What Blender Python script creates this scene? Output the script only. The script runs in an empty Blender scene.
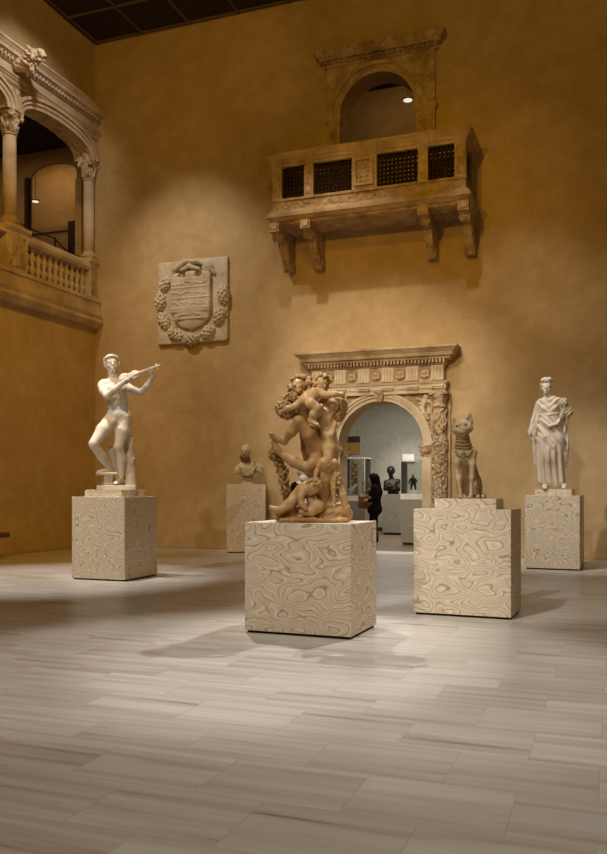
import bpy, bmesh, math, random
import numpy as np
from mathutils import Vector, Matrix
random.seed(7)
SC = bpy.context.scene
COL = SC.collection
A = math.atan2(311.5, 838)          # camera is turned this far left of the back wall's normal
YB, XL, ZC = 16.0, -10.94, 11.26    # back wall, left wall, ceiling
PI = math.pi

# ------------------------------------------------------------------ materials
def new_mat(name):
    m = bpy.data.materials.new(name); m.use_nodes = True
    nt = m.node_tree; b = nt.nodes['Principled BSDF']
    return m, nt, b
def N(nt, t, **kw):
    n = nt.nodes.new(t)
    for k, v in kw.items():
        if hasattr(n, k): setattr(n, k, v)
        else: n.inputs[k].default_value = v
    return n
def ramp(nt, stops):
    r = nt.nodes.new('ShaderNodeValToRGB'); e = r.color_ramp.elements
    e[0].position, e[0].color = stops[0][0], stops[0][1] + (1,)
    e[1].position, e[1].color = stops[1][0], stops[1][1] + (1,)
    for p, c in stops[2:]:
        x = e.new(p); x.color = c + (1,)
    return r
def math_n(nt, op, a, b=None):
    n = nt.nodes.new('ShaderNodeMath'); n.operation = op
    for i, v in enumerate((a, b)):
        if v is None: continue
        if isinstance(v, (int, float)): n.inputs[i].default_value = v
        else: nt.links.new(v, n.inputs[i])
    return n.outputs[0]
def stone(name, c1, c2, scale=3.0, rough=.75, bump=.15, bscale=25, carve=0, cscale=18, pos=False, c3=None):
    m, nt, b = new_mat(name); L = nt.links
    tc = N(nt, 'ShaderNodeNewGeometry').outputs['Position'] if pos else N(nt, 'ShaderNodeTexCoord').outputs['Object']
    n1 = N(nt, 'ShaderNodeTexNoise', Scale=scale, Detail=6.0, Roughness=.62); L.new(tc, n1.inputs['Vector'])
    st = [(.3, c1), (.7, c2)]
    if c3: st = [(.25, c3), (.42, c1), (.72, c2)]
    r = ramp(nt, st); L.new(n1.outputs['Fac'], r.inputs['Fac']); L.new(r.outputs['Color'], b.inputs['Base Color'])
    b.inputs['Roughness'].default_value = rough
    b.inputs['Specular IOR Level'].default_value = .3
    n2 = N(nt, 'ShaderNodeTexNoise', Scale=bscale, Detail=5.0); L.new(tc, n2.inputs['Vector'])
    bp = N(nt, 'ShaderNodeBump', Strength=bump, Distance=.02); L.new(n2.outputs['Fac'], bp.inputs['Height'])
    if carve:
        v = N(nt, 'ShaderNodeTexVoronoi', Scale=cscale); v.feature = 'SMOOTH_F1'; L.new(tc, v.inputs['Vector'])
        bp2 = N(nt, 'ShaderNodeBump', Strength=min(1, carve), Distance=.07 * carve); bp2.invert = True
        L.new(v.outputs['Distance'], bp2.inputs['Height']); L.new(bp.outputs['Normal'], bp2.inputs['Normal']); bp = bp2
    L.new(bp.outputs['Normal'], b.inputs['Normal'])
    return m
def plain(name, c, rough=.6, metal=0, emit=None, es=1):
    m, nt, b = new_mat(name)
    if rough > .85: b.inputs['Specular IOR Level'].default_value = .08
    n1 = N(nt, 'ShaderNodeTexNoise', Scale=9.0, Detail=4.0)
    L = nt.links; L.new(N(nt, 'ShaderNodeTexCoord').outputs['Object'], n1.inputs['Vector'])
    r = ramp(nt, [(.3, tuple(x * .88 for x in c)), (.7, tuple(min(1, x * 1.08) for x in c))])
    L.new(n1.outputs['Fac'], r.inputs['Fac']); L.new(r.outputs['Color'], b.inputs['Base Color'])
    b.inputs['Roughness'].default_value = rough; b.inputs['Metallic'].default_value = metal
    if emit:
        b.inputs['Emission Color'].default_value = emit + (1,); b.inputs['Emission Strength'].default_value = es
    return m
def plaster(name, c1, c2, c3):
    m, nt, b = new_mat(name); L = nt.links
    tc = N(nt, 'ShaderNodeNewGeometry').outputs['Position']
    n1 = N(nt, 'ShaderNodeTexNoise', Scale=.55, Detail=9.0, Roughness=.62, Distortion=.7); L.new(tc, n1.inputs['Vector'])
    r = ramp(nt, [(.32, c1), (.5, c2), (.68, c3)]); L.new(n1.outputs['Fac'], r.inputs['Fac'])
    n3 = N(nt, 'ShaderNodeTexNoise', Scale=3.2, Detail=7.0, Roughness=.7); L.new(tc, n3.inputs['Vector'])
    r3 = ramp(nt, [(.35, (.86, .84, .80)), (.65, (1, 1, 1))]); L.new(n3.outputs['Fac'], r3.inputs['Fac'])
    mx = N(nt, 'ShaderNodeMixRGB', blend_type='MULTIPLY'); mx.inputs[0].default_value = 1
    L.new(r.outputs['Color'], mx.inputs[1]); L.new(r3.outputs['Color'], mx.inputs[2]); L.new(mx.outputs[0], b.inputs['Base Color'])
    b.inputs['Roughness'].default_value = .8; b.inputs['Specular IOR Level'].default_value = .2
    n2 = N(nt, 'ShaderNodeTexNoise', Scale=7.0, Detail=8.0); L.new(tc, n2.inputs['Vector'])
    bp = N(nt, 'ShaderNodeBump', Strength=.12, Distance=.03); L.new(n2.outputs['Fac'], bp.inputs['Height']); L.new(bp.outputs['Normal'], b.inputs['Normal'])
    return m
def floor_mat(name='floor_limestone'):
    m, nt, b = new_mat(name); L = nt.links
    sp = N(nt, 'ShaderNodeSeparateXYZ'); L.new(N(nt, 'ShaderNodeNewGeometry').outputs['Position'], sp.inputs[0])
    x = math_n(nt, 'ADD', sp.outputs[0], 65.39); y = math_n(nt, 'ADD', sp.outputs[1], 46.7 + .069)
    cv = N(nt, 'ShaderNodeCombineXYZ'); L.new(x, cv.inputs[0]); L.new(y, cv.inputs[1])
    br = N(nt, 'ShaderNodeTexBrick', offset=.5, offset_frequency=2, squash=1)
    for k, v in (('Scale', 1), ('Mortar Size', .0026), ('Mortar Smooth', .2), ('Brick Width', .65), ('Row Height', .467), ('Bias', 0)): br.inputs[k].default_value = v
    L.new(cv.outputs[0], br.inputs['Vector'])
    row = math_n(nt, 'FLOOR', math_n(nt, 'DIVIDE', y, .467))
    odd = math_n(nt, 'MULTIPLY', math_n(nt, 'MODULO', math_n(nt, 'ADD', row, 1), 2), .325)
    col = math_n(nt, 'FLOOR', math_n(nt, 'DIVIDE', math_n(nt, 'ADD', x, odd), .65))
    cw = N(nt, 'ShaderNodeCombineXYZ'); L.new(row, cw.inputs[0]); L.new(col, cw.inputs[1])
    wn = N(nt, 'ShaderNodeTexWhiteNoise', noise_dimensions='2D'); L.new(cw.outputs[0], wn.inputs['Vector'])
    sv = N(nt, 'ShaderNodeCombineXYZ')
    L.new(math_n(nt, 'MULTIPLY', x, .55), sv.inputs[0])
    L.new(math_n(nt, 'MULTIPLY', y, 9.0), sv.inputs[1])
    L.new(math_n(nt, 'MULTIPLY', wn.outputs['Value'], 37), sv.inputs[2])
    n1 = N(nt, 'ShaderNodeTexNoise', Scale=1.0, Detail=5.0, Roughness=.55, Distortion=.35); L.new(sv.outputs[0], n1.inputs['Vector'])
    r = ramp(nt, [(.27, (.29, .225, .165)), (.38, (.46, .41, .355)), (.55, (.55, .515, .475)), (.75, (.62, .60, .57))]); L.new(n1.outputs['Fac'], r.inputs['Fac'])
    tr = ramp(nt, [(0, (.87, .86, .85)), (1, (1.0, 1.0, 1.0))]); L.new(wn.outputs['Value'], tr.inputs['Fac'])
    mx = N(nt, 'ShaderNodeMixRGB', blend_type='MULTIPLY'); mx.inputs[0].default_value = 1
    L.new(r.outputs['Color'], mx.inputs[1]); L.new(tr.outputs['Color'], mx.inputs[2])
    m2 = N(nt, 'ShaderNodeMixRGB'); L.new(br.outputs['Fac'], m2.inputs[0]); L.new(mx.outputs[0], m2.inputs[1]); m2.inputs[2].default_value = (.40, .34, .28, 1)
    L.new(m2.outputs[0], b.inputs['Base Color'])
    b.inputs['Roughness'].default_value = .34; b.inputs['Specular IOR Level'].default_value = .42
    bp = N(nt, 'ShaderNodeBump', Strength=.25, Distance=.003); bp.invert = True
    L.new(br.outputs['Fac'], bp.inputs['Height']); L.new(bp.outputs['Normal'], b.inputs['Normal'])
    return m
def contour(name, sc=(2.6, 2.6, 3.6), levels=15, seed=0.0, base=(.68, .575, .425), line=(.31, .24, .155), lite=(.80, .72, .59), spread=1.0):
    # stone with veins that run in closed bands like the lines of a relief map
    m, nt, b = new_mat(name); L = nt.links
    mp = N(nt, 'ShaderNodeMapping'); L.new(N(nt, 'ShaderNodeTexCoord').outputs['Object'], mp.inputs['Vector']); mp.inputs['Scale'].default_value = sc
    n1 = N(nt, 'ShaderNodeTexNoise', noise_dimensions='4D', Scale=1.0, Detail=1.6, Roughness=.42, Distortion=.25)
    n1.inputs['W'].default_value = seed; L.new(mp.outputs[0], n1.inputs['Vector'])
    fr = math_n(nt, 'FRACT', math_n(nt, 'MULTIPLY', n1.outputs['Fac'], levels))
    mid = tuple((p * .72 + q * .28) for p, q in zip(base, line))
    r = ramp(nt, [(0.0, line), (.07, mid), (.13, base), (.60, base), (.74, lite), (.86, base), (.93, mid), (1.0, line)])
    L.new(fr, r.inputs['Fac'])
    n3 = N(nt, 'ShaderNodeTexNoise', Scale=5.0, Detail=3.0); L.new(mp.outputs[0], n3.inputs['Vector'])
    r3 = ramp(nt, [(.3, (.9, .9, .9)), (.7, (1.04, 1.04, 1.04))]); L.new(n3.outputs['Fac'], r3.inputs['Fac'])
    mx = N(nt, 'ShaderNodeMixRGB', blend_type='MULTIPLY'); mx.inputs[0].default_value = 1
    L.new(r.outputs['Color'], mx.inputs[1]); L.new(r3.outputs['Color'], mx.inputs[2])
    L.new(mx.outputs[0], b.inputs['Base Color'])
    b.inputs['Roughness'].default_value = .6; b.inputs['Specular IOR Level'].default_value = .3
    return m
def glass_mat():
    m, nt, b = new_mat('case_glass'); nt.nodes.remove(b); L = nt.links
    t = N(nt, 'ShaderNodeBsdfTransparent'); t.inputs[0].default_value = (.93, .95, .93, 1)
    g = N(nt, 'ShaderNodeBsdfGlossy'); g.inputs['Roughness'].default_value = .05
    n = N(nt, 'ShaderNodeTexNoise', Scale=1.0); bm_ = N(nt, 'ShaderNodeBump', Strength=.01); L.new(n.outputs['Fac'], bm_.inputs['Height']); L.new(bm_.outputs['Normal'], g.inputs['Normal'])
    f = N(nt, 'ShaderNodeFresnel', IOR=1.45); mx = N(nt, 'ShaderNodeMixShader')
    L.new(f.outputs[0], mx.inputs[0]); L.new(t.outputs[0], mx.inputs[1]); L.new(g.outputs[0], mx.inputs[2])
    L.new(mx.outputs[0], nt.nodes['Material Output'].inputs['Surface'])
    return m

M = {}
M['plaster'] = plaster('ochre_plaster', (.46, .315, .15), (.53, .375, .195), (.60, .44, .245))
M['plaster_left'] = M['plaster']
M['floor'] = floor_mat()
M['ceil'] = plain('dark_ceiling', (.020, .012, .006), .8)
M['ceilbar'] = plain('ceiling_bar', (.13, .085, .04), .6)
M['old'] = stone('weathered_marble', (.38, .255, .13), (.64, .48, .30), 2.2, .75, .35, 22, c3=(.21, .125, .05))
M['carved'] = stone('carved_marble', (.38, .25, .125), (.66, .50, .31), 3, .75, .4, 30, carve=1.0, cscale=13, c3=(.20, .115, .045))
M['pale'] = stone('pale_marble', (.56, .44, .28), (.74, .61, .43), 2.0, .7, .25, 18, c3=(.38, .26, .13))
M['palecarved'] = stone('pale_carved_marble', (.52, .40, .25), (.72, .58, .40), 2.0, .7, .3, 18, carve=1.0, cscale=15, c3=(.35, .23, .11))
M['arc'] = stone('arcade_marble', (.44, .32, .20), (.68, .54, .38), 1.6, .75, .3, 16, c3=(.30, .20, .10))
M['arccarved'] = stone('arcade_carved_marble', (.42, .30, .18), (.66, .51, .36), 2.0, .75, .3, 18, carve=1.0, cscale=11, c3=(.28, .17, .08))
M['shield'] = stone('shield_stone', (.52, .44, .34), (.72, .64, .53), 3, .8, .35, 30, c3=(.38, .29, .2))
M['white'] = stone('white_statue_marble', (.70, .63, .53), (.80, .74, .65), 3.0, .5, .08, 20, c3=(.62, .53, .42))
M['dress'] = stone('grey_statue_marble', (.60, .51, .39), (.74, .66, .54), 3.0, .6, .15, 25, c3=(.48, .38, .26))
M['amber'] = stone('amber_statue_marble', (.34, .185, .06), (.51, .315, .135), 5.0, .45, .12, 30, c3=(.24, .12, .04))
M['amberlight'] = stone('light_amber_marble', (.44, .265, .105), (.60, .405, .195), 5.0, .45, .12, 30, c3=(.32, .18, .07))
M['amberrough'] = stone('rough_amber_marble', (.30, .175, .065), (.50, .33, .16), 7.0, .6, .5, 40, c3=(.2, .11, .04))
M['catstone'] = stone('cat_stone', (.40, .28, .14), (.66, .53, .35), 9.0, .5, .3, 40, c3=(.20, .12, .045))
M['catdark'] = stone('cat_inlay', (.16, .095, .035), (.34, .23, .11), 20.0, .5, .3, 40)
M['bust'] = stone('bust_marble', (.46, .36, .23), (.70, .60, .44), 5.0, .6, .2, 30, c3=(.34, .24, .13))
M['beard'] = stone('bust_beard_stone', (.14, .085, .03), (.28, .18, .08), 9.0, .7, .4, 40)
M['bronze'] = plain('dark_bronze', (.030, .020, .014), .38, .6)
M['black'] = plain('black_cloth', (.008, .006, .006), .9)
M['hairblack'] = plain('black_hair', (.007, .005, .004), .88)
M['grey_hair'] = plain('grey_hair', (.30, .28, .25), .7)
M['skin'] = plain('skin', (.48, .30, .19), .55)
M['shirt'] = plain('white_shirt', (.75, .72, .66), .85)
M['bag'] = plain('brown_leather', (.20, .095, .025), .5)
M['gold'] = plain('tan_leather', (.40, .20, .045), .5)
M['gwall'] = plain('gallery_grey_paint', (.36, .345, .29), .85)
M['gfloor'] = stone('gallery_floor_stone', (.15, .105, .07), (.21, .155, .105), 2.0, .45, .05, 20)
M['gped'] = plain('grey_painted_wood', (.30, .27, .215), .7)
M['gwhite'] = plain('white_painted_wood', (.78, .76, .72), .6)
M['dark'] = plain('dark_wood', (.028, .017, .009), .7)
M['lattice'] = plain('dark_lattice_wood', (.028, .016, .006), .9)
M['bench'] = plain('bench_wood', (.11, .055, .018), .45)
M['metal'] = plain('black_metal', (.014, .011, .010), .4, .5)
M['orange'] = plain('ochre_paint', (.62, .30, .04), .6)
M['gold_dim'] = plain('old_gilding', (.36, .20, .05), .6)
M['relief'] = stone('brown_relief', (.22, .13, .05), (.36, .24, .12), 12, .7, .5, 30)
M['threshold'] = stone('pale_threshold_stone', (.62, .57, .50), (.76, .72, .66), 2, .4, .05, 20)
M['lampface'] = plain('lamp_glow', (.9, .85, .75), .5, 0, (1.0, .86, .66), .9)
M['glass'] = glass_mat()
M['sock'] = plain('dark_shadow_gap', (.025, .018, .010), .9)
M['violin'] = stone('violin_marble', (.66, .58, .47), (.78, .71, .6), 4, .5, .08, 20, c3=(.5, .4, .28))
M['tan'] = plaster('dull_tan_plaster', (.36, .26, .15), (.42, .31, .19), (.48, .36, .23))

# ------------------------------------------------------------------ objects
def setp(o, label=None, cat=None, group=None, kind=None):
    if label: o['label'] = label
    if cat: o['category'] = cat
    if group: o['group'] = group
    if kind: o['kind'] = kind
    return o
def thing(name, label, cat, loc=(0, 0, 0), rz=0, group=None):
    o = bpy.data.objects.new(name, None); COL.objects.link(o)
    o.location = loc; o.rotation_euler = (0, 0, rz); o.empty_display_size = .1
    return setp(o, label, cat, group)
def link_mesh(name, me, mat, parent=None, label=None):
    o = bpy.data.objects.new(name, me); COL.objects.link(o)
    me.materials.clear(); me.materials.append(mat)
    if parent: o.parent = parent
    if label: o['label'] = label
    return o
def dup(o, parent=None, loc=None, rz=None):
    c = o.copy(); COL.objects.link(c)
    if parent: c.parent = parent
    if loc: c.location = loc
    if rz is not None: c.rotation_euler = (0, 0, rz)
    for ch in list(o.children): dup(ch, c)
    return c

class MB:
    """collects shapes and links them as ONE mesh object"""
    def __init__(s): s.v = []; s.f = []; s.smooth = []
    def add(s, vs, fs, sm=False):
        o = len(s.v); s.v += [tuple(p) for p in vs]
        s.f += [tuple(i + o for i in f) for f in fs]; s.smooth += [sm] * len(fs); return s
    def box(s, x0, x1, y0, y1, z0, z1): return s.frus(x0, x1, y0, y1, z0, x0, x1, y0, y1, z1)
    def frus(s, x0, x1, y0, y1, z0, X0, X1, Y0, Y1, z1):
        v = [(x0, y0, z0), (x1, y0, z0), (x1, y1, z0), (x0, y1, z0), (X0, Y0, z1), (X1, Y0, z1), (X1, Y1, z1), (X0, Y1, z1)]
        return s.add(v, [(3, 2, 1, 0), (4, 5, 6, 7), (0, 1, 5, 4), (1, 2, 6, 5), (2, 3, 7, 6), (3, 0, 4, 7)])
    def prism(s, poly, fn, d0, d1, sm=False):
        """poly of 2D points, fn(a, b, d) -> 3D"""
        n = len(poly)
        v = [fn(a, b, d0) for a, b in poly] + [fn(a, b, d1) for a, b in poly]
        f = [tuple(range(n))[::-1], tuple(range(n, 2 * n))] + [(i, (i + 1) % n, n + (i + 1) % n, n + i) for i in range(n)]
        return s.add(v, f, sm)
    def strip(s, A_, B_, fn, d0, d1):
        """band between two 2D polylines of equal length, extruded"""
        n = len(A_)
        for i in range(n - 1):
            s.prism([A_[i], A_[i + 1], B_[i + 1], B_[i]], fn, d0, d1)
        return s
    def lathe(s, prof, c=(0, 0, 0), seg=20):
        n = len(prof); v = []
        for k in range(seg):
            a = 2 * PI * k / seg
            v += [(c[0] + r * math.cos(a), c[1] + r * math.sin(a), c[2] + z) for r, z in prof]
        f = []
        for k in range(seg):
            q = (k + 1) % seg
            f += [(k * n + i, q * n + i, q * n + i + 1, k * n + i + 1) for i in range(n - 1)]
        f.append(tuple(k * n for k in range(seg))[::-1]); f.append(tuple(k * n + n - 1 for k in range(seg)))
        return s.add(v, f, True)
    def tube(s, pts, r, seg=8):
        pts = [Vector(p) for p in pts]; n = len(pts); rs = r if isinstance(r, (list, tuple)) else [r] * n
        v = []; 
        for i, p in enumerate(pts):
            t = (pts[min(i + 1, n - 1)] - pts[max(i - 1, 0)]).normalized()
            u = t.orthogonal().normalized() if i == 0 else (u - t * u.dot(t)).normalized()
            w = t.cross(u)
            v += [p + (u * math.cos(2 * PI * k / seg) + w * math.sin(2 * PI * k / seg)) * rs[i] for k in range(seg)]
        f = [(i * seg + k, i * seg + (k + 1) % seg, (i + 1) * seg + (k + 1) % seg, (i + 1) * seg + k) for i in range(n - 1) for k in range(seg)]
        f += [tuple(range(seg))[::-1], tuple((n - 1) * seg + k for k in range(seg))]
        return s.add(v, f, True)
    def build(s, name, mat, parent=None, label=None, bevel=0):
        me = bpy.data.meshes.new(name); me.from_pydata(s.v, [], s.f); me.update()
        bm = bmesh.new(); bm.from_mesh(me)
        bmesh.ops.recalc_face_normals(bm, faces=bm.faces[:])
        if bevel:
            es = [e for e in bm.edges if len(e.link_faces) == 2 and e.calc_face_angle(0) > .6]
            bmesh.ops.bevel(bm, geom=es, offset=bevel, segments=2, profile=.5, affect='EDGES', clamp_overlap=True)
        bm.to_mesh(me); bm.free()
        if not bevel:
            me.polygons.foreach_set('use_smooth', s.smooth)
        return link_mesh(name, me, mat, parent, label)

def mould(mb, a0, a1, layers, fn):
    """layers (z0, p0, z1, p1): straight run a0..a1 with the ends returned by the projection; fn(a, p, z) -> 3D"""
    for z0, p0, z1, p1 in layers:
        q = []
        for z, p in ((z0, p0), (z1, p1)):
            q += [fn(a0 - p, p, z), fn(a1 + p, p, z), fn(a1 + p, -.05, z), fn(a0 - p, -.05, z)]
        mb.add(q, [(3, 2, 1, 0), (4, 5, 6, 7), (0, 1, 5, 4), (1, 2, 6, 5), (2, 3, 7, 6), (3, 0, 4, 7)])
    return mb
def comb(a0, n, step, w, d0, d1, fn, z0, z1):
    """one connected toothed strip: teeth of width w every step"""
    mb = MB(); front = []
    for i in range(n): a = a0 + i * step; front += [(a, d0), (a, d1), (a + w, d1), (a + w, d0)]
    base = [(a0 + (n - 1) * step + w, d0 - .03), (a0, d0 - .03)]
    pl = front + base; m = len(pl)
    v = [fn(a, p, z0) for a, p in pl] + [fn(a, p, z1) for a, p in pl]
    f = [(i, (i + 1) % m, m + (i + 1) % m, m + i) for i in range(m)]
    for k in (0, m):
        for i in range(n): f.append(tuple(k + 4 * i + j for j in range(4)))
    return mb.add(v, f)
def panel_with_holes(outer, holes, fn, d0, d1):
    """flat panel of thickness d0..d1 with holes, as (verts, faces)"""
    bm = bmesh.new(); es = []
    for loop in [outer] + holes:
        vs = [bm.verts.new((a, b, 0)) for a, b in loop]
        es += [bm.edges.new((vs[i], vs[(i + 1) % len(vs)])) for i in range(len(vs))]
    r = bmesh.ops.triangle_fill(bm, use_beauty=True, use_dissolve=False, edges=es)
    fs = [f for f in r['geom'] if isinstance(f, bmesh.types.BMFace)]
    bm.verts.index_update(); n = len(bm.verts)
    v = [fn(p.co.x, p.co.y, d0) for p in bm.verts] + [fn(p.co.x, p.co.y, d1) for p in bm.verts]
    f = [tuple(q.index for q in t.verts) for t in fs] + [tuple(q.index + n for q in reversed(t.verts)) for t in fs]
    f += [(e.verts[0].index, e.verts[1].index, e.verts[1].index + n, e.verts[0].index + n) for e in bm.edges if len(e.link_faces) == 1]
    bm.free(); return v, f
def arc(cx, cz, rx, rz, a0, a1, n):
    return [(cx + rx * math.cos(a0 + (a1 - a0) * i / n), cz + rz * math.sin(a0 + (a1 - a0) * i / n)) for i in range(n + 1)]

# ------------------------------------------------------------------ carved forms: distance field + surface nets
def V3(p): return np.array(p, float)
class Carve:
    def __init__(s, lo, hi, v):
        s.v = v; s.lo = V3(lo); s.n = np.ceil((V3(hi) - s.lo) / v).astype(int) + 1
        s.ax = [s.lo[i] + v * np.arange(s.n[i]) for i in range(3)]
        s.F = np.full(s.n, .3, np.float32)
    def _win(s, lo, hi, pad):
        sl = []
        for i in range(3):
            a = max(0, int((lo[i] - pad - s.lo[i]) / s.v)); b = min(s.n[i], int((hi[i] + pad - s.lo[i]) / s.v) + 2)
            if b <= a: return None
            sl.append(slice(a, b))
        x = s.ax[0][sl[0]][:, None, None]; y = s.ax[1][sl[1]][None, :, None]; z = s.ax[2][sl[2]][None, None, :]
        return tuple(sl), x, y, z
    def _put(s, lo, hi, fn, k, sub):
        w = s._win(lo, hi, k + 3 * s.v)
        if w is None: return
        sl, x, y, z = w; d = fn(x, y, z); F = s.F[sl]
        if sub: F = -F
        h = np.clip(.5 + .5 * (F - d) / k, 0, 1); R = F * (1 - h) + d * h - k * h * (1 - h)
        s.F[sl] = -R if sub else R
    def cap(s, a, b, ra, rb=None, k=.02, sub=False):
        rb = ra if rb is None else rb; a, b = V3(a), V3(b); d = b - a; dd = max(float(d @ d), 1e-9); m = max(ra, rb)
        def fn(x, y, z):
            px, py, pz = x - a[0], y - a[1], z - a[2]
            h = np.clip((px * d[0] + py * d[1] + pz * d[2]) / dd, 0, 1)
            return np.sqrt((px - d[0] * h) ** 2 + (py - d[1] * h) ** 2 + (pz - d[2] * h) ** 2) - (ra + (rb - ra) * h)
        s._put(np.minimum(a, b) - m, np.maximum(a, b) + m, fn, k, sub); return s
    def chain(s, pts, k=.02):
        for (p, r), (q, t) in zip(pts, pts[1:]): s.cap(p, q, r, t, k)
        return s
    def ell(s, c, r, R=None, k=.02, sub=False):
        c, r = V3(c), V3(r); R = np.eye(3) if R is None else np.array(R); m = max(r)
        def fn(x, y, z):
            px, py, pz = x - c[0], y - c[1], z - c[2]
            q = [(px * R[0, i] + py * R[1, i] + pz * R[2, i]) for i in range(3)]
            k0 = np.sqrt((q[0] / r[0]) ** 2 + (q[1] / r[1]) ** 2 + (q[2] / r[2]) ** 2)
            k1 = np.sqrt((q[0] / r[0] ** 2) ** 2 + (q[1] / r[1] ** 2) ** 2 + (q[2] / r[2] ** 2) ** 2) + 1e-6
            return k0 * (k0 - 1) / k1
        s._put(c - m, c + m, fn, k, sub); return s
    def box(s, c, h, R=None, rd=.01, k=.01, sub=False):
        c, h = V3(c), V3(h) - rd; R = np.eye(3) if R is None else np.array(R); m = float(np.linalg.norm(h)) + rd
        def fn(x, y, z):
            px, py, pz = x - c[0], y - c[1], z - c[2]
            q = [np.abs(px * R[0, i] + py * R[1, i] + pz * R[2, i]) - h[i] for i in range(3)]
            return np.sqrt(sum(np.maximum(t, 0) ** 2 for t in q)) + np.minimum(np.maximum(np.maximum(q[0], q[1]), q[2]), 0) - rd
        s._put(c - m, c + m, fn, k, sub); return s
    def curls(s, c, r, n, rad, R=None, keep=None, k=.006, seed=1, jit=.25):
        """small lumps spread over an ellipsoid: curls, grapes, leaves"""
        rg = random.Random(seed); R = np.eye(3) if R is None else np.array(R)
        for i in range(n):
            zz = 1 - 2 * (i + .5) / n; t = i * 2.39996; w = math.sqrt(1 - zz * zz)
            u = V3((w * math.cos(t), w * math.sin(t), zz))
            if keep and not keep(u): continue
            p = V3(c) + R @ (u * V3(r))
            s.ell(p, [rad * rg.uniform(1 - jit, 1 + jit) for _ in range(3)], None, k)
        return s
    def rough(s, amp, f, seed=0):
        x = s.ax[0][:, None, None]; y = s.ax[1][None, :, None]; z = s.ax[2][None, None, :]
        s.F += (amp * (np.sin(f * x + 1.7 * seed + 2 * np.sin(.6 * f * z)) * np.sin(f * y * 1.1 + seed) * np.sin(f * z * .9 + 2.1 * seed + 1.5 * np.sin(.7 * f * x)))).astype(np.float32)
        return s
    def back(s, y0):
        y = s.ax[1][None, :, None]; s.F = np.maximum(s.F, (y - y0).astype(np.float32)); return s
    def floor(s, z0):
        x = s.ax[2][None, None, :]; s.F = np.maximum(s.F, (z0 - x).astype(np.float32)); return s
    def mesh(s, name):
        F = np.pad(s.F, 1, constant_values=.3); lo = s.lo - s.v; I = F < 0
        n = np.array(F.shape); cs = tuple(n - 1)
        any_ = np.zeros(cs, bool); all_ = np.ones(cs, bool)
        for dx in (0, 1):
            for dy in (0, 1):
                for dz in (0, 1):
                    c = I[dx:n[0] - 1 + dx, dy:n[1] - 1 + dy, dz:n[2] - 1 + dz]; any_ |= c; all_ &= c
        act = np.argwhere(any_ & ~all_); ids = np.full(cs, -1, np.int64); ids[tuple(act.T)] = np.arange(len(act))
        acc = np.zeros((len(act), 3)); cnt = np.zeros(len(act))
        for ax in range(3):
            o1, o2 = [i for i in range(3) if i != ax]
            for p in (0, 1):
                for q in (0, 1):
                    st = act.copy(); st[:, o1] += p; st[:, o2] += q; en = st.copy(); en[:, ax] += 1
                    a = F[tuple(st.T)].astype(float); b = F[tuple(en.T)].astype(float); cr = (a < 0) != (b < 0)
                    t = np.where(cr, a / np.where(cr, a - b, 1), 0); pt = st.astype(float); pt[:, ax] += t
                    acc[cr] += pt[cr]; cnt += cr
        V = acc / cnt[:, None] * s.v + lo
        Q = []
        for ax in range(3):
            b1, b2 = (ax + 1) % 3, (ax + 2) % 3
            S1 = [slice(1, n[i] - 1) for i in range(3)]; S1[ax] = slice(0, n[ax] - 1)
            S2 = list(S1); S2[ax] = slice(1, n[ax])
            a = I[tuple(S1)]; b = I[tuple(S2)]
            for flip, msk in ((False, a & ~b), (True, ~a & b)):
                e = np.argwhere(msk)
                if not len(e): continue
                for i in range(3):
                    if i != ax: e[:, i] += 1
                quad = []
                for d1, d2 in ((-1, -1), (0, -1), (0, 0), (-1, 0)):
                    c = e.copy(); c[:, b1] += d1; c[:, b2] += d2; quad.append(ids[tuple(c.T)])
                quad = np.stack(quad, 1); Q.append(quad[:, ::-1] if flip else quad)
        Q = np.concatenate(Q)
        me = bpy.data.meshes.new(name); me.vertices.add(len(V)); me.vertices.foreach_set('co', V.astype(np.float32).ravel())
        me.loops.add(Q.size); me.loops.foreach_set('vertex_index', Q.astype(np.int32).ravel())
        me.polygons.add(len(Q)); me.polygons.foreach_set('loop_start', np.arange(0, Q.size, 4, dtype=np.int32))
        try: me.polygons.foreach_set('loop_total', np.full(len(Q), 4, np.int32))
        except Exception: pass
        me.polygons.foreach_set('use_smooth', np.ones(len(Q), bool)); me.update(calc_edges=True); me.validate()
        return me
    def build(s, name, mat, parent=None, label=None): return link_mesh(name, s.mesh(name), mat, parent, label)

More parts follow.
